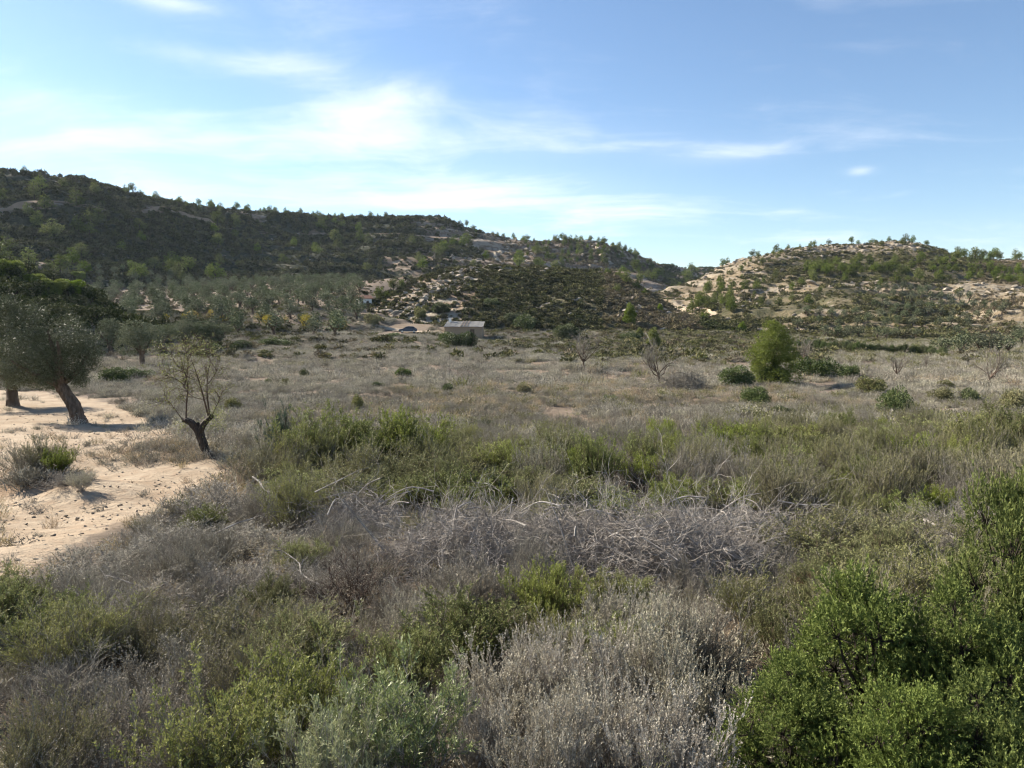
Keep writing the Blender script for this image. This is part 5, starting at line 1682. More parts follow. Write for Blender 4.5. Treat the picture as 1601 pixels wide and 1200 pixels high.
# olives on the terraces at right
r_ = np.random.default_rng(103)
spots = [(px, 512 + r_.normal() * 1.5, 17) for px in (1247, 1280, 1312, 1340, 1385, 1402, 1426, 1468, 1486, 1512)]
spots += [(px, 498 + r_.normal() * 3, 16) for px in range(1262, 1570, 19)] + [(px, 484 + r_.normal() * 3, 16) for px in range(1368, 1580, 17)] + [(px, 470 + r_.normal() * 2, 16) for px in range(1380, 1520, 15)]
spots += [(px, 458 + r_.normal() * 2, 15) for px in range(1372, 1460, 13)]
spots += [(1290, 528, 20), (1310, 528, 21), (1325, 530, 22), (1342, 530, 22), (1372, 530, 20), (1386, 532, 22), (1400, 527, 16), (1432, 528, 16), (1496, 528, 20), (1590, 535, 24), (1598, 540, 26)]
front = [(1476, 554, 30), (1500, 555, 30), (1508, 550, 32), (1530, 552, 32), (1546, 553, 30), (1560, 553, 32), (1574, 554, 28)]
for k, (px, py, hp) in enumerate(spots):
    p = hit_land(px, py)
    far_tree('olive_tree', FAR_OLIVE[k % 4], p, hp * p[1] / F, 'olive tree on the dry terraces at the foot of the right hill', 'olive tree', 'olives on the right terraces', 1.05)
for k, (px, py, hp) in enumerate(front):
    p = hit_land(px, py)
    far_tree('olive_tree', FAR_OLIVE[k % 4], p, hp * p[1] / F, 'olive tree of the short front row below the right terraces', 'olive tree', 'front row of olives at right', 1.25)
k = 0
for px in range(1252, 1478, 9):
    p = hit_land(px + r_.normal() * 2, 546 + (px - 1252) * 0.05)
    s = p[1] / F
    e = link('hedge_bush', joined_tree(BUSH[0]) if k == 0 else hedge_me, None, p, (0, 0, r_.random() * 6), (8.5 * s, 8.5 * s, 21 * s * r_.uniform(0.8, 1.1)))
    hedge_me = e.data
    tag(e, 'green hedge bush in the row above the pale footpath at right', 'bush', 'hedge above the footpath')
    k += 1

# ------------------------------------------------------------------ cover of the valley floor
T_MAUVE = [dry_tuft(1100 + i, 46, 0.5, 0.42, 0.016, L_MAUVE, 1.1) for i in range(4)]
T_GREY = [dry_tuft(1110 + i, 46, 0.5, 0.42, 0.016, L_GREY, 1.0) for i in range(3)]
T_STRAW = [dry_tuft(1120 + i, 40, 0.5, 0.45, 0.014, L_STRAW, 0.9) for i in range(2)]
T_GREEN = [dry_tuft(1130 + i, 46, 0.5, 0.45, 0.024, L_OLIVEGREEN, 0.9) for i in range(2)]
T_ALL = T_MAUVE + T_GREY + T_STRAW + T_GREEN


def fan(r, n, y0, y1, k=0.75, power=1.0):
    """points over the field in view, nearly even on the ground"""
    y = np.sqrt(y0 ** 2 + (y1 ** 2 - y0 ** 2) * r.random(n) ** power)
    x = (r.random(n) * 2 - 1) * (y * k + 1.5)
    return x, y


def field(name, n, y0, y1, size, seed, label, power=1.0):
    r = np.random.default_rng(seed)
    x, y = fan(r, n, y0, y1, 0.74, power)
    px, py = to_px(np.stack([x, y, ground_z(x, y)], 1))
    s = sand_mask(x, y)
    keep = (s < 0.35 + 0.3 * r.random(n)) | (r.random(n) < 0.02)
    clump = fbm(x * 0.35, y * 0.35, 55, 3)
    keep &= clump > -0.3 + 0.18 * r.random(n)
    keep &= ~((np.abs(x + 25) < 5) & (y > 150))
    x, y, px, py, clump = x[keep], y[keep], px[keep], py[keep], clump[keep]
    n = len(x)
    z = np.array([land_z(a, b) for a, b in zip(x, y)]) if y1 > 120 else ground_z(x, y)
    big = fbm(x * 0.045, y * 0.045, 66, 3) + 0.12 * r.normal(size=n)
    green = smooth(780, 1000, px) * smooth(600, 540, py) + 0.35 * smooth(1050, 1250, px) * smooth(720, 660, py) * smooth(600, 640, py) + 0.5 * smooth(0.1, 0.3, big)
    straw = smooth(0.05, 0.25, fbm(x * 0.06, y * 0.06, 77, 3)) * smooth(560, 640, py)
    u = r.random(n)
    pick = np.where(u < green * 0.34, 9 + r.integers(0, 2, n), np.where(u < green * 0.34 + straw * 0.45, 7 + r.integers(0, 2, n), np.where(r.random(n) < 0.42 - 0.4 * big, 4 + r.integers(0, 3, n), r.integers(0, 4, n))))
    sc = size[0] + (size[1] - size[0]) * r.random(n) ** 1.6
    return scatter(name, np.stack([x, y, z - 0.02], 1), sc * (1 + 0.8 * clump), T_ALL, label, seed, 0.15, pick=pick)


field('field_heath', 30000, 15, 62, (0.45, 1.25), 201, 'dry grey heath tufts covering the near half of the field')
field('far_field_heath', 46000, 58, 196, (0.9, 2.1), 202, 'dry heath covering the far half of the field', 1.0)
# low green scrub at the far edge of the field, before the knoll and along the terrace banks
r_ = np.random.default_rng(205)
x, y = fan(r_, 15000, 95, 200, 0.74)
px, py = to_px(np.stack([x, y, ground_z(x, y)], 1))
den = smooth(720, 900, px) * smooth(1420, 1200, px) * smooth(580, 548, py) * 0.75 + 0.06 + 0.55 * smooth(560, 300, px) * smooth(550, 535, py)
den = np.maximum(den, 0.8 * np.exp(-((y - 186) / 7.0) ** 2) * smooth(600, 680, px))
for yy in (104, 118, 131):
    den = np.maximum(den, 0.9 * np.exp(-((y + 0.12 * (x + 40) - yy) / 1.3) ** 2) * smooth(-8, -20, x))
den *= 0.5 + smooth(-0.2, 0.2, fbm(x * 0.12, y * 0.12, 57, 3))
kp = r_.random(len(x)) < den
kp &= ~((np.abs(x + 11.8) < 6.2) & (y > 171) & (y < 182)) & ~((np.abs(x + 25) < 5.5) & (y > 150))
x, y = x[kp], y[kp]
z = np.array([land_z(a, b) for a, b in zip(x, y)])
scatter('valley_scrub', np.stack([x, y, z - 0.1], 1), 0.5 + 1.0 * r_.random(len(x)) ** 2, CL_LIGHT + CL_LIGHT + CL_DRY, 'low olive-green scrub along the far edge of the field', 206, 0.1)
# undergrowth between the olive terraces
x = -235 + 217 * r_.random(3500); y = 140 + 232 * r_.random(3500)
q, _ = to_px(np.stack([x, y, 0 * x + 5], 1)); kp = (q > 80) & (q < 600); x, y = x[kp], y[kp]
z = np.array([land_z(a, b) for a, b in zip(x, y)])
scatter('grove_undergrowth', np.stack([x, y, z - 0.1], 1), 0.5 + 1.1 * r_.random(len(x)) ** 2, CL_DRY + CL_DARK[:2], 'dry undergrowth on the banks between the olive rows', 207, 0.1)

# ------------------------------------------------------------------ foreground shrubs, each one a plant of its own
DIMS = {}


def dims(pair):
    key = pair[0].name
    if key not in DIMS:
        v = np.concatenate([np.array([q.co[:] for q in m.vertices]) for m in pair if m is not None])
        DIMS[key] = (np.percentile(v[:, 2], 99), 2 * np.percentile(np.hypot(v[:, 0], v[:, 1]), 96))
    return DIMS[key]


KIND_NAME = {'rosemary': 'rosemary_shrub', 'green': 'green_shrub', 'broom': 'broom_shrub', 'wormwood': 'wormwood_shrub', 'heath': 'heath_shrub', 'dry': 'dry_shrub', 'brown': 'brown_shrub', 'rust': 'withered_shrub',
             'leafy': 'leafy_bush', 'silver': 'silver_leaf_bush', 'teal': 'blue_green_shrub', 'straw': 'dry_grass_tuft', 'juniper': 'juniper_shrub'}
PLACED = []
USE = {}


def plant(kind, px, ytop, d, wpx, label, group=None, h=None):
    k = USE.get(kind, 0); USE[kind] = k + 1
    pair = PROTO[kind][k % len(PROTO[kind])]
    x = at_depth(px, 600, d)[0]
    z = float(ground_z(x, d))
    H, W = dims(pair)
    if h is None:
        h = max(0.25, at_depth(px, ytop, d)[2] - z)
    w = wpx * d / F
    sx = w / W * 1.1
    sz = h / H
    e = thing(KIND_NAME[kind], (x, d, z), label, 'grass tuft' if kind == 'straw' else ('bush' if kind in ('leafy', 'silver') else 'shrub'), group, RNG.random() * 6.28, (sx, sx, sz))
    link('branches' if kind == 'juniper' else 'stems', pair[0], e)
    if pair[1] is not None:
        link('foliage', pair[1], e)
    PLACED.append((x, d, w))
    return e


hero = [
    # bottom edge
    ('leafy', 330, 1055, 3.5, 240, 'fresh green leafy bush at the bottom edge, left of the silvery bush'), ('leafy', 445, 1020, 3.9, 200, 'fresh green leafy bush rising behind the silvery bush at bottom'),
    ('silver', 610, 1040, 3.6, 250, 'silvery green narrow-leaved bush at the bottom, left of the pale wormwood'), ('silver', 500, 1110, 3.1, 240, 'silvery green bush cut by the bottom edge'),
    ('wormwood', 800, 1015, 4.3, 170, 'pale wormwood with leaning bleached stems beside the silvery bush'), ('wormwood', 900, 990, 4.4, 170, 'pale grey wormwood second from the left at the bottom'), ('wormwood', 1000, 962, 4.6, 180, 'tallest pale grey wormwood of the bottom clump'),
    ('wormwood', 1090, 1015, 4.2, 150, 'pale wormwood at the right end of the bottom clump'), ('wormwood', 955, 1075, 3.5, 200, 'pale wormwood in the middle of the bottom edge'), ('wormwood', 1070, 1100, 3.3, 190, 'pale wormwood at the bottom edge touching the juniper'),
    ('wormwood', 850, 1100, 3.3, 170, 'pale wormwood at the bottom edge right of the silvery bush'), ('wormwood', 750, 1095, 3.7, 110, 'small pale wormwood squeezed against the silvery bush'),
    ('juniper', 1385, 912, 4.0, 270, 'large green juniper in the bottom right corner, its middle crown'), ('juniper', 1265, 1050, 3.5, 210, 'low green juniper at the left end of the bottom right clump'), ('juniper', 1606, 745, 4.7, 210, 'tallest juniper, cut by the right edge'),
    ('juniper', 1545, 935, 3.7, 220, 'green juniper between the tall one and the middle crown'), ('juniper', 1440, 1085, 3.0, 250, 'juniper at the bottom edge below the middle crown'), ('juniper', 1590, 1085, 2.9, 230, 'juniper filling the bottom right corner'),
    # second band
    ('rosemary', 722, 935, 5.6, 190, 'green-tipped shrub with dark bare stems above the silvery bush'), ('rosemary', 630, 985, 5.0, 130, 'small green-tipped shrub left of the dark-stemmed one'), ('green', 855, 888, 6.6, 120, 'bright yellow-green shrub in front of the brush heaps'),
    ('green', 935, 898, 6.9, 100, 'second bright green shrub right of the yellow-green one'), ('rosemary', 990, 905, 7.0, 90, 'dull green shrub at the right of the bright pair'), ('broom', 880, 965, 5.6, 120, 'thin olive shrub below the bright green pair'),
    ('dry', 130, 930, 6.0, 240, 'tangled grey dry shrub with dark branches at far left'), ('rosemary', 55, 940, 5.6, 150, 'olive green shrub at the left edge below the sandy track'), ('broom', 330, 950, 5.6, 200, 'greenish grey broom left of the withered red shrub'),
    ('heath', 235, 1000, 4.7, 200, 'grey heath shrub between the dry tangle and the leafy bush'), ('dry', 60, 1020, 4.4, 220, 'dry grey shrub at the left edge below the olive green one'), ('heath', 160, 1065, 3.9, 200, 'grey heath shrub in the bottom left corner area'),
    ('broom', 40, 1100, 3.4, 200, 'dark green broom in the bottom left corner'), ('dry', 235, 1110, 3.4, 150, 'dry twiggy shrub left of the leafy bush at the bottom'), ('brown', 540, 868, 7.3, 190, 'brown twiggy shrub with dark stems left of the brush heap'),
    ('rust', 503, 965, 5.9, 80, 'withered rusty red shrub under the brown twiggy one'), ('rust', 1268, 898, 6.9, 60, 'small rusty red withered plant above the juniper'), ('broom', 1190, 900, 6.4, 130, 'olive-brown broom left of the juniper crown'),
    ('heath', 1110, 935, 5.4, 160, 'grey heath shrub below the right brush heap'), ('wormwood', 1055, 930, 5.4, 110, 'grey wormwood just below the brush heaps'), ('rosemary', 1300, 880, 7.4, 110, 'green shrub showing behind the juniper crown'),
    # edge of the sandy track
    ('heath', 330, 757, 13.6, 220, 'rounded mauve-grey heath at the edge of the sandy track'), ('heath', 250, 832, 10.2, 190, 'grey heath on the lower edge of the sandy track'), ('heath', 150, 868, 9.0, 200, 'grey heath nearest the left edge of the sandy track'),
    ('heath', 60, 905, 8.0, 180, 'grey heath at the left edge below the sand'), ('heath', 400, 830, 10.2, 180, 'dull grey heath below the rounded mauve one'), ('dry', 465, 878, 7.9, 190, 'dry grey shrub left of the brown twiggy one'),
    ('heath', 350, 892, 7.6, 190, 'grey heath above the greenish broom'), ('dry', 220, 905, 7.3, 200, 'dry grey shrub above the tangled one at left'), ('heath', 300, 815, 11.2, 160, 'small heath between two at the sand edge'),
    # right of the heaps
    ('broom', 1300, 800, 9.6, 200, 'grey-green broom behind the fallen white branches'), ('broom', 1400, 800, 9.6, 190, 'grey-green broom right of the fallen white branches'), ('dry', 1485, 785, 10.2, 190, 'dry shrub near the right edge beyond the juniper'),
    ('heath', 1240, 860, 8.5, 170, 'grey heath at the right end of the brush heap'), ('rosemary', 1350, 850, 8.1, 150, 'green shrub above the juniper crown'), ('broom', 1450, 860, 7.2, 170, 'broom between the juniper crown and the tall juniper'),
    # dark band behind the heaps
    ('rosemary', 760, 738, 13.0, 130, 'dark green shrub behind the left brush heap'), ('rosemary', 685, 735, 13.2, 120, 'green shrub left of the dark one behind the heap'), ('green', 722, 775, 12.3, 90, 'low bright shrub at the back of the left heap'),
    ('rosemary', 822, 727, 13.5, 120, 'green shrub behind the gap between the heaps'), ('rosemary', 900, 748, 13.0, 120, 'dark green shrub behind the middle of the heaps'), ('rosemary', 960, 768, 12.4, 110, 'green shrub behind the right heap'),
    ('brown', 1008, 722, 14.2, 110, 'reddish brown shrub beyond the right heap'), ('broom', 1085, 748, 13.4, 120, 'olive broom beyond the right heap'), ('dry', 1265, 725, 14.0, 150, 'pale twiggy shrub beside the bare sandy patch'), ('rosemary', 1172, 752, 13.2, 110, 'very dark green shrub behind the right heap end'),
    # thicket
    ('broom', 428, 692, 17.0, 120, 'yellowish broom at the left end of the green thicket'), ('broom', 480, 662, 18.0, 120, 'broom on the left crest of the green thicket'), ('rosemary', 522, 640, 18.6, 130, 'tall shrub on the crest of the green thicket'),
    ('broom', 562, 692, 16.0, 150, 'broad broom in the middle of the thicket'), ('rosemary', 602, 652, 18.1, 120, 'shrub on the crest right of the tallest'), ('green', 640, 645, 18.2, 110, 'yellow-green shrub on the right crest of the thicket'),
    ('broom', 682, 672, 17.0, 120, 'broom on the right slope of the thicket'), ('rosemary', 455, 742, 15.0, 140, 'shrub low at the left of the thicket'), ('broom', 522, 735, 14.6, 140, 'broom low in front of the thicket'), ('rosemary', 590, 742, 14.0, 140, 'dark shrub low in the thicket centre'),
    ('rosemary', 640, 712, 15.1, 120, 'shrub in front of the yellow-green crest one'), ('broom', 732, 692, 16.6, 130, 'broom right of the thicket crest'), ('green', 790, 692, 16.6, 100, 'bright shrub at the right end of the thicket'), ('rosemary', 832, 702, 16.0, 100, 'last shrub at the right end of the thicket'),
    ('rosemary', 862, 742, 14.2, 100, 'shrub below the right end of the thicket'), ('teal', 436, 643, 19.2, 62, 'dark blue-green rounded shrub behind the left end of the thicket'),
    # bank beside the sand
    ('heath', 30, 690, 18.0, 90, 'grey shrub on the earth bank at the left edge of the sand'), ('broom', 62, 684, 18.2, 70, 'grey-green shrub on the middle of the earth bank'), ('green', 84, 702, 17.7, 46, 'green upright shrub on the right of the earth bank'),
    ('heath', 98, 738, 16.8, 80, 'low grey shrub at the right end of the earth bank'), ('heath', 32, 732, 17.1, 70, 'low grey shrub in front of the earth bank'), ('wormwood', 118, 738, 16.3, 44, 'small grey-green plant at the tip of the earth bank'),
    # right bank
    ('green', 1035, 656, 25.0, 46, 'small bright shrub at the left end of the right bank'), ('green', 1082, 682, 21.0, 58, 'bright shrub left on the right bank'), ('green', 1140, 664, 23.0, 90, 'large yellow-green shrub left of centre on the right bank'), ('green', 1245, 664, 23.2, 100, 'large yellow-green shrub in the middle of the right bank'),
    ('green', 1182, 692, 20.0, 50, 'small bright shrub below the two large yellow-green ones'), ('rosemary', 1300, 680, 21.5, 90, 'dark green shrub right of the large yellow-green one'), ('broom', 1345, 665, 23.5, 90, 'olive broom on the right bank'),
    ('rosemary', 1395, 668, 22.5, 90, 'dark green shrub right of the olive broom'), ('rosemary', 1450, 655, 24.0, 100, 'dark green shrub on the right half of the bank'), ('broom', 1500, 660, 23.0, 100, 'broom on the right half of the bank'),
    ('green', 1540, 650, 22.5, 90, 'green shrub near the right edge on the bank'), ('rosemary', 1590, 635, 21.0, 110, 'tall shrub on the bank cut by the right edge'), ('broom', 1480, 700, 18.0, 120, 'light broom in front of the bank at right'), ('broom', 1400, 705, 18.5, 110, 'light broom in front of the bank right of the sandy patch'),
    ('rosemary', 1540, 720, 15.5, 120, 'green shrub in front of the bank near the right edge'), ('broom', 1595, 700, 14.5, 120, 'straw-green broom at the right edge above the tall juniper'), ('green', 1320, 738, 15.6, 50, 'small yellow-green shrub at the edge of the sandy patch'),
    ('dry', 1285, 612, 46.0, 66, 'wispy grey dead shrub in front of the green pine')]
for hshrub in hero:
    plant(*hshrub)

# brush heaps of cut dead branches
def heap(px, py, d, w, h, label, seed, n=420):
    x = at_depth(px, 600, d)[0]; z = float(ground_z(x, d))
    e = thing('brush_heap', (x, d, z), label, 'brush heap', 'heaps of cut brushwood')
    o = link('dead_twigs', brush(seed, int(n * 0.7), w, h, 0.8, 0.007, 0.75, B_PALE), e); o['kind'] = 'stuff'
    r = np.random.default_rng(seed + 1)
    for k in range(7):
        a = r.random() * PI; l = r.uniform(0.35, 0.65); c = np.array([r.normal() * w * 0.5, r.normal() * w * 0.3, h * r.uniform(0.6, 1.1)])
        dv = np.array([math.cos(a), math.sin(a) * 0.6, r.normal() * 0.25])
        b = Buf(); limb(b, [c - dv * l * 0.7, c + np.array([0, 0, 0.1]), c + dv * l * 0.7 + np.array([0, 0, r.normal() * 0.15])], [0.012, 0.009, 0.004], 6, 6, 0.06, seed + k)
        link('branch', b.mesh('branch', B_PALE), e)
    PLACED.append((x, d, w * 3.2))


heap(735, 850, 9.3, 1.15, 0.62, 'left heap of bleached dead brushwood in the foreground', 301, 900)
heap(1040, 850, 9.0, 1.4, 0.72, 'larger right heap of bleached dead brushwood in the foreground', 311, 1100)
heap(885, 830, 9.6, 0.9, 0.6, 'low heap of dead twigs between the two large brush heaps', 321, 500)
heap(560, 830, 11.6, 0.8, 0.7, 'small heap of pale twigs in front of the green thicket', 331, 300)
heap(1190, 835, 10.2, 0.9, 0.6, 'heap of white dead twigs at the right end of the brush', 341, 420)


def fallen(a, b, d0, d1, rad, label, seed):
    p0 = at_depth(*a, d0); p1 = at_depth(*b, d1)
    r = np.random.default_rng(seed)
    e = thing('fallen_branch', p0, label, 'branch', 'bleached fallen branches')
    v = p1 - p0
    bf = Buf(); L = np.linalg.norm(v)
    q = limb(bf, [(0, 0, 0), v * 0.35 + r.normal(size=3) * 0.05 * L, v * 0.7 + r.normal(size=3) * 0.05 * L, v], [rad, rad * 0.85, rad * 0.6, rad * 0.25], 7, 7, 0.06, seed)
    link('bough', bf.mesh('bough', B_PALE), e)
    tb = Buf()
    c = q[None]
    t, dd, _ = along(r, c, 9, 0.25, 1.0)
    k = curves(r, t, unit(dd + perp(r, dd) * 0.7), L * 0.28 * (0.4 + r.random(len(t))), 6, 0.4, 0.05)
    tubes(tb, r, k, rad * 0.35, rad * 0.12, 4)
    t, dd, _ = along(r, k, 3, 0.3, 1.0)
    k2 = curves(r, t, unit(dd + perp(r, dd) * 0.7), L * 0.1 * (0.4 + r.random(len(t))), 4, 0.4, 0.05)
    tubes(tb, r, k2, rad * 0.15, rad * 0.06)
    link('twigs', tb.mesh('twigs', B_PALE), e)


fallen((1075, 795), (1235, 822), 10.9, 10.4, 0.012, 'white fallen branch on top of the right brush heap', 401)
fallen((1130, 788), (1275, 806), 11.3, 10.9, 0.011, 'white fallen branch behind the right brush heap', 402)
fallen((1215, 782), (1335, 800), 11.6, 11.2, 0.011, 'white fallen branch in front of the bare sandy patch', 403)
fallen((1445, 812), (1492, 842), 10.4, 9.6, 0.022, 'short thick white branch end lying right of the heaps', 404)
fallen((1000, 838), (1072, 798), 9.9, 10.3, 0.012, 'curved dead branch sticking up from the right heap', 405)
fallen((255, 915), (160, 905), 7.4, 7.9, 0.010, 'white stick lying on the grey heath at left', 406)
fallen((335, 835), (425, 800), 10.2, 10.4, 0.011, 'pale branch lying under the rounded mauve heath', 407)
fallen((500, 915), (440, 860), 7.8, 8.6, 0.012, 'pale leaning branch left of the brown twiggy shrub', 409)
fallen((395, 745), (440, 775), 13.6, 12.9, 0.016, 'grey branch poking out at the left foot of the thicket', 412)

# fill the rest of the near slope with plants of the same kinds
r_ = np.random.default_rng(555)
fills = {'heath': 'grey heath shrub', 'dry': 'dry grey twiggy shrub', 'broom': 'olive-grey broom shrub', 'rosemary': 'dull green rosemary shrub', 'wormwood': 'pale grey wormwood shrub', 'green': 'bright green shrub', 'brown': 'brown twiggy shrub', 'straw': 'tuft of dry straw grass'}


def below_sand(x, y, gap):
    """keeps plants from growing out over the sandy track"""
    qx, qy = to_px(np.stack([np.asarray(x, float), np.asarray(y, float), ground_z(x, y)], -1))
    return (qx > 420) | (qy > np.interp(qx, [0, 110, 250, 380], [925, 872, 792, 748]) + gap)


zones = []
tries = 0
fill_n = 0
while fill_n < 290 and tries < 9000:
    tries += 1
    d = math.sqrt(3.0 ** 2 + (27.0 ** 2 - 3.0 ** 2) * r_.random() ** 1.25)
    px = r_.uniform(-60, 1660)
    x = at_depth(px, 600, d)[0]
    if sand_mask(np.array([x]), np.array([d]))[0] > 0.25:
        continue
    if px < 420 and (d > 15 or not below_sand(x, d, 55)):
        continue
    w = r_.uniform(0.5, 1.0) * (1.0 if d < 12 else 1.25)
    if any((x - a) ** 2 + (d - b) ** 2 < (0.33 * (w + c)) ** 2 for a, b, c in PLACED):
        continue
    if 1140 < px < 1600 and d < 5:
        continue
    if px < 420:
        pr = {'heath': .5, 'dry': .25, 'broom': .17, 'rosemary': .08} if d > 7 else {'heath': .2, 'dry': .15, 'broom': .35, 'rosemary': .3}; zn = 'in the left foreground'
    elif d < 6.2:
        pr = {'heath': .15, 'wormwood': .3, 'broom': .27, 'rosemary': .28}; zn = 'among the nearest plants'
    elif d < 12:
        pr = {'heath': .25, 'dry': .25, 'broom': .28, 'rosemary': .17, 'brown': .05}; zn = 'around the brush heaps'
    elif px < 940 and d < 21:
        pr = {'broom': .4, 'rosemary': .4, 'green': .1, 'heath': .1}; zn = 'in the green thicket'
    elif px > 1000:
        pr = {'broom': .42, 'rosemary': .25, 'heath': .2, 'green': .08, 'dry': .05}; zn = 'on the bank at right'
    else:
        pr = {'heath': .7, 'broom': .15, 'straw': .15}; zn = 'at the open field edge'
    kd = r_.choice(list(pr), p=np.array(list(pr.values())) / sum(pr.values()))
    h = w * r_.uniform(0.65, 1.0) * (1.2 if zn in ('in the green thicket', 'on the bank at right') else 0.95)
    e = plant(kd, px, None, d, w * F / d, fills[kd] + ' ' + zn, fills[kd] + 's ' + zn, h)
    fill_n += 1

# undergrowth: small twiggy plants and litter nobody could count
U = [shrub(1200 + i, n1=22, h=0.5, spread=1.15, n2=7, l2=0.45, n3=3, l3=0.25, leaf=4, ll=0.014, lw=0.005, upw=0.4, r1=0.004, twig_mat=B_GREY, leaf_mat=(L_MAUVE, L_GREY, L_MAUVE, L_OLIVEGREEN)[i], joined=True) for i in range(4)]
n = 2200
y = np.sqrt(2.2 ** 2 + (24.0 ** 2 - 2.2 ** 2) * r_.random(n) ** 1.3)
x = (r_.random(n) * 2 - 1) * (y * 0.74 + 0.8)
kp = (sand_mask(x, y) < 0.3 + 0.2 * r_.random(n)) & below_sand(x, y, 25)
x, y = x[kp], y[kp]
scatter('undergrowth', np.stack([x, y, ground_z(x, y) - 0.02], 1), 0.35 + 0.4 * r_.random(len(x)), U, 'low grey twigs and dry undergrowth between the shrubs', 560, 0.2)
n = 4200
y = np.sqrt(20.0 ** 2 + (52.0 ** 2 - 20.0 ** 2) * r_.random(n)); x = (r_.random(n) * 2 - 1) * (y * 0.72)
kp = (sand_mask(x, y) < 0.3) & (fbm(x * 0.3, y * 0.3, 58, 3) > -0.1)
x, y = x[kp], y[kp]
scatter('field_shrublets', np.stack([x, y, ground_z(x, y) - 0.02], 1), 0.55 + 0.7 * r_.random(len(x)) ** 2, U, 'small rounded grey shrublets in the near half of the field', 570, 0.15)
n = 3500
y = np.sqrt(2.2 ** 2 + (20.0 ** 2 - 2.2 ** 2) * r_.random(n) ** 1.2)
x = (r_.random(n) * 2 - 1) * (y * 0.74 + 0.8)
kp = (sand_mask(x, y) < 0.4 + 0.3 * r_.random(n)) & below_sand(x, y, 5)
x, y = x[kp], y[kp]
scatter('dry_grass', np.stack([x, y, ground_z(x, y) - 0.02], 1), 0.3 + 0.35 * r_.random(len(x)), T_MAUVE + T_GREY + T_STRAW, 'thin dry grass between the shrubs', 561, 0.25)
# thin weeds and stones on the sand
n = 5200
y = 7 + 33 * r_.random(n); x = -0.78 * y + 0.62 * y * r_.random(n)
s = sand_mask(x, y)
kp = s > 0.5
x, y = x[kp], y[kp]
scatter('sand_pebbles', np.stack([x, y, ground_z(x, y)], 1), 0.012 + 0.045 * r_.random(len(x)) ** 3, ROCKS[:4], 'clods and pebbles strewn over the sandy track', 562, 0.4)
g = np.exp(-(((x - GRASS_SPOT[0]) / 2.6) ** 2 + ((y - GRASS_SPOT[1]) / 1.6) ** 2)) + 0.05 + 0.5 * np.exp(-(((x + 12.5) / 1.0) ** 2 + ((y - 29.5) / 0.8) ** 2))
kp = r_.random(len(x)) < g
scatter('sand_weeds', np.stack([x[kp], y[kp], ground_z(x[kp], y[kp])], 1), 0.3 + 0.4 * r_.random(kp.sum()), T_STRAW + T_MAUVE, 'thin dry weeds on the sandy track', 563, 0.2)
n = 300
x = GRASS_SPOT[0] + 0.3 + r_.normal(size=n) * 1.2; y = GRASS_SPOT[1] + r_.normal(size=n) * 0.8
scatter('almond_grass', np.stack([x, y, ground_z(x, y)], 1), 0.4 + 0.5 * r_.random(n), T_STRAW + T_MAUVE, 'short dry grass round the pollard almond', 564, 0.2)

# ------------------------------------------------------------------ the air of the valley
def build_haze():
    m = bpy.data.materials.new('haze_air'); m.use_nodes = True
    t = NT(m.node_tree)
    v = t.n('ShaderNodeVolumePrincipled')
    v.inputs['Color'].default_value = (0.72, 0.86, 1.0, 1)
    v.inputs['Density'].default_value = 0.000045
    v.inputs['Anisotropy'].default_value = 0.2
    out = t.n('ShaderNodeOutputMaterial'); t.l(v.outputs[0], out.inputs['Volume'])
    b = Buf(); box(b, (-8000, -2000, -30), (8000, 9000, 140))
    o = link('haze', b.mesh('haze', m)); o['kind'] = 'stuff'; o['label'] = 'thin bluish haze over the valley'


build_haze()

# ------------------------------------------------------------------ labels: single out each of many alike by its tier and place
ONES = ['', 'first', 'second', 'third', 'fourth', 'fifth', 'sixth', 'seventh', 'eighth', 'ninth', 'tenth', 'eleventh', 'twelfth', 'thirteenth', 'fourteenth', 'fifteenth', 'sixteenth', 'seventeenth', 'eighteenth', 'nineteenth', 'twentieth']
TENS = {20: 'twenty', 30: 'thirty', 40: 'forty', 50: 'fifty'}


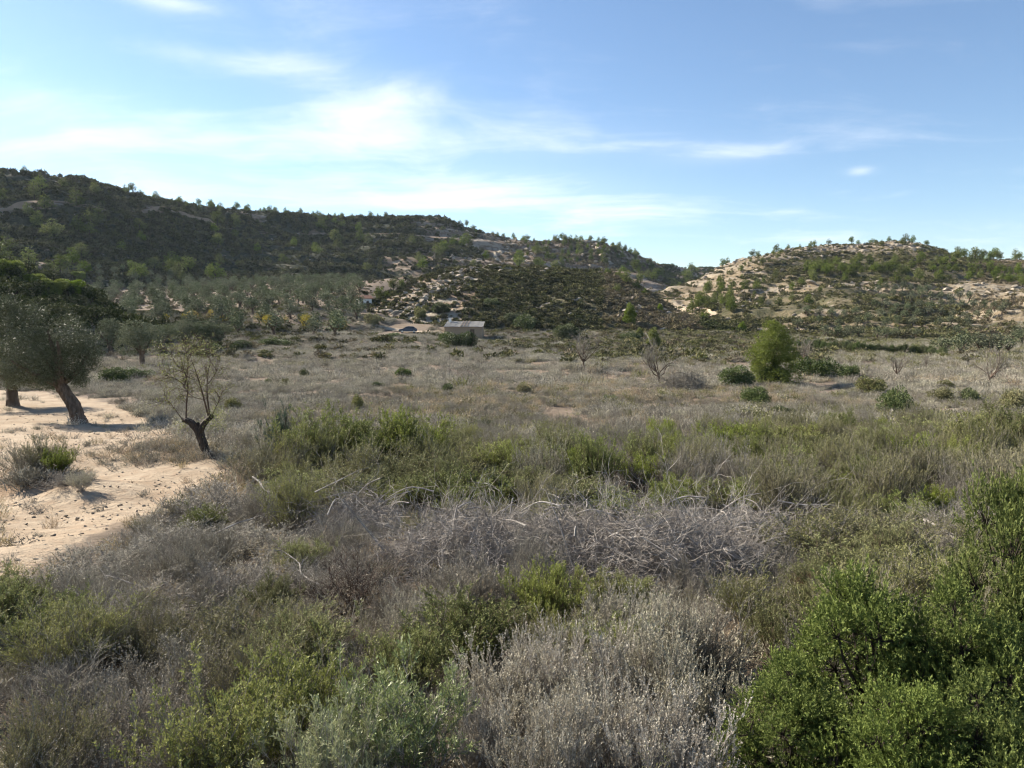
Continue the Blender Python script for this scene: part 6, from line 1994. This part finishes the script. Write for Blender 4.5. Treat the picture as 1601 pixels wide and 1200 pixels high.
def ordinal(n):
    return ONES[n] if n <= 20 else (TENS[n // 10 * 10] + '-' + ONES[n % 10] if n % 10 else TENS[n // 10 * 10][:-1] + 'ieth')


SHORT = {
    'grey-green olive tree of the terraced grove below the left ridge': 'grove olive below the left ridge',
    'olive tree on the dry terraces at the foot of the right hill': 'olive on the right hill terraces',
    'olive tree of the short front row below the right terraces': 'olive of the short front row below the right terraces',
    'yellowing almond tree on the terraces in front of the olive grove': 'yellowing almond tree before the olive grove',
    'dark evergreen oak in the shaded wood behind the large olive': 'dark oak in the wood behind the large olive',
    'green hedge bush in the row above the pale footpath at right': 'hedge bush above the pale footpath at right',
    'pale sandstone boulder on the sunlit left flank of the knoll': 'boulder on the sunlit left flank of the knoll',
    'pale boulder lying among the scrub on the dark face of the knoll': 'boulder in the scrub on the dark knoll face',
    'tall pine against the sky on the right end of the terraced hill': 'skyline pine on the right end of terraced hill',
    'green pine in the belt across the terraced hill': 'pine in the belt across the terraced hill',
    'pale boulder along the crest of the terraced hill': 'boulder along the terraced hill crest',
    'pale boulder on the rocky slope at the right edge': 'boulder on the rocky slope at right edge',
    'pale stone in the little heap between the car and the hut': 'pale stone between the car and the hut',
    'sunlit green pine scattered on the shaded left ridge': 'sunlit pine on the shaded left ridge',
    'pine in the gully between knoll and terraced hill': 'pine in the gully right of the knoll'}


def single_out():
    by = {}
    bpy.context.view_layer.update()
    for o in COL.objects:
        if o.parent is None and 'category' in o.keys():
            by.setdefault(o['label'], []).append(o)
    for lab, obs in by.items():
        if len(obs) < 2:
            continue
        base = SHORT.get(lab, lab)
        pos = [(o, *to_px(np.array(o.location))) for o in obs]
        n = len(pos)
        bands = max(1, math.ceil(n / 18.0))
        pos.sort(key=lambda q: -q[2])
        size = math.ceil(n / bands)
        for b in range(bands):
            part = sorted(pos[b * size:(b + 1) * size], key=lambda q: q[1])
            for k, (o, _, _) in enumerate(part):
                where = ordinal(k + 1) + ' from left'
                if k == 0:
                    where = 'leftmost'
                elif k == len(part) - 1:
                    where = 'rightmost'
                o['label'] = base + (', ' + ordinal(b + 1) + ' tier up' if bands > 1 else '') + ', ' + where


single_out()
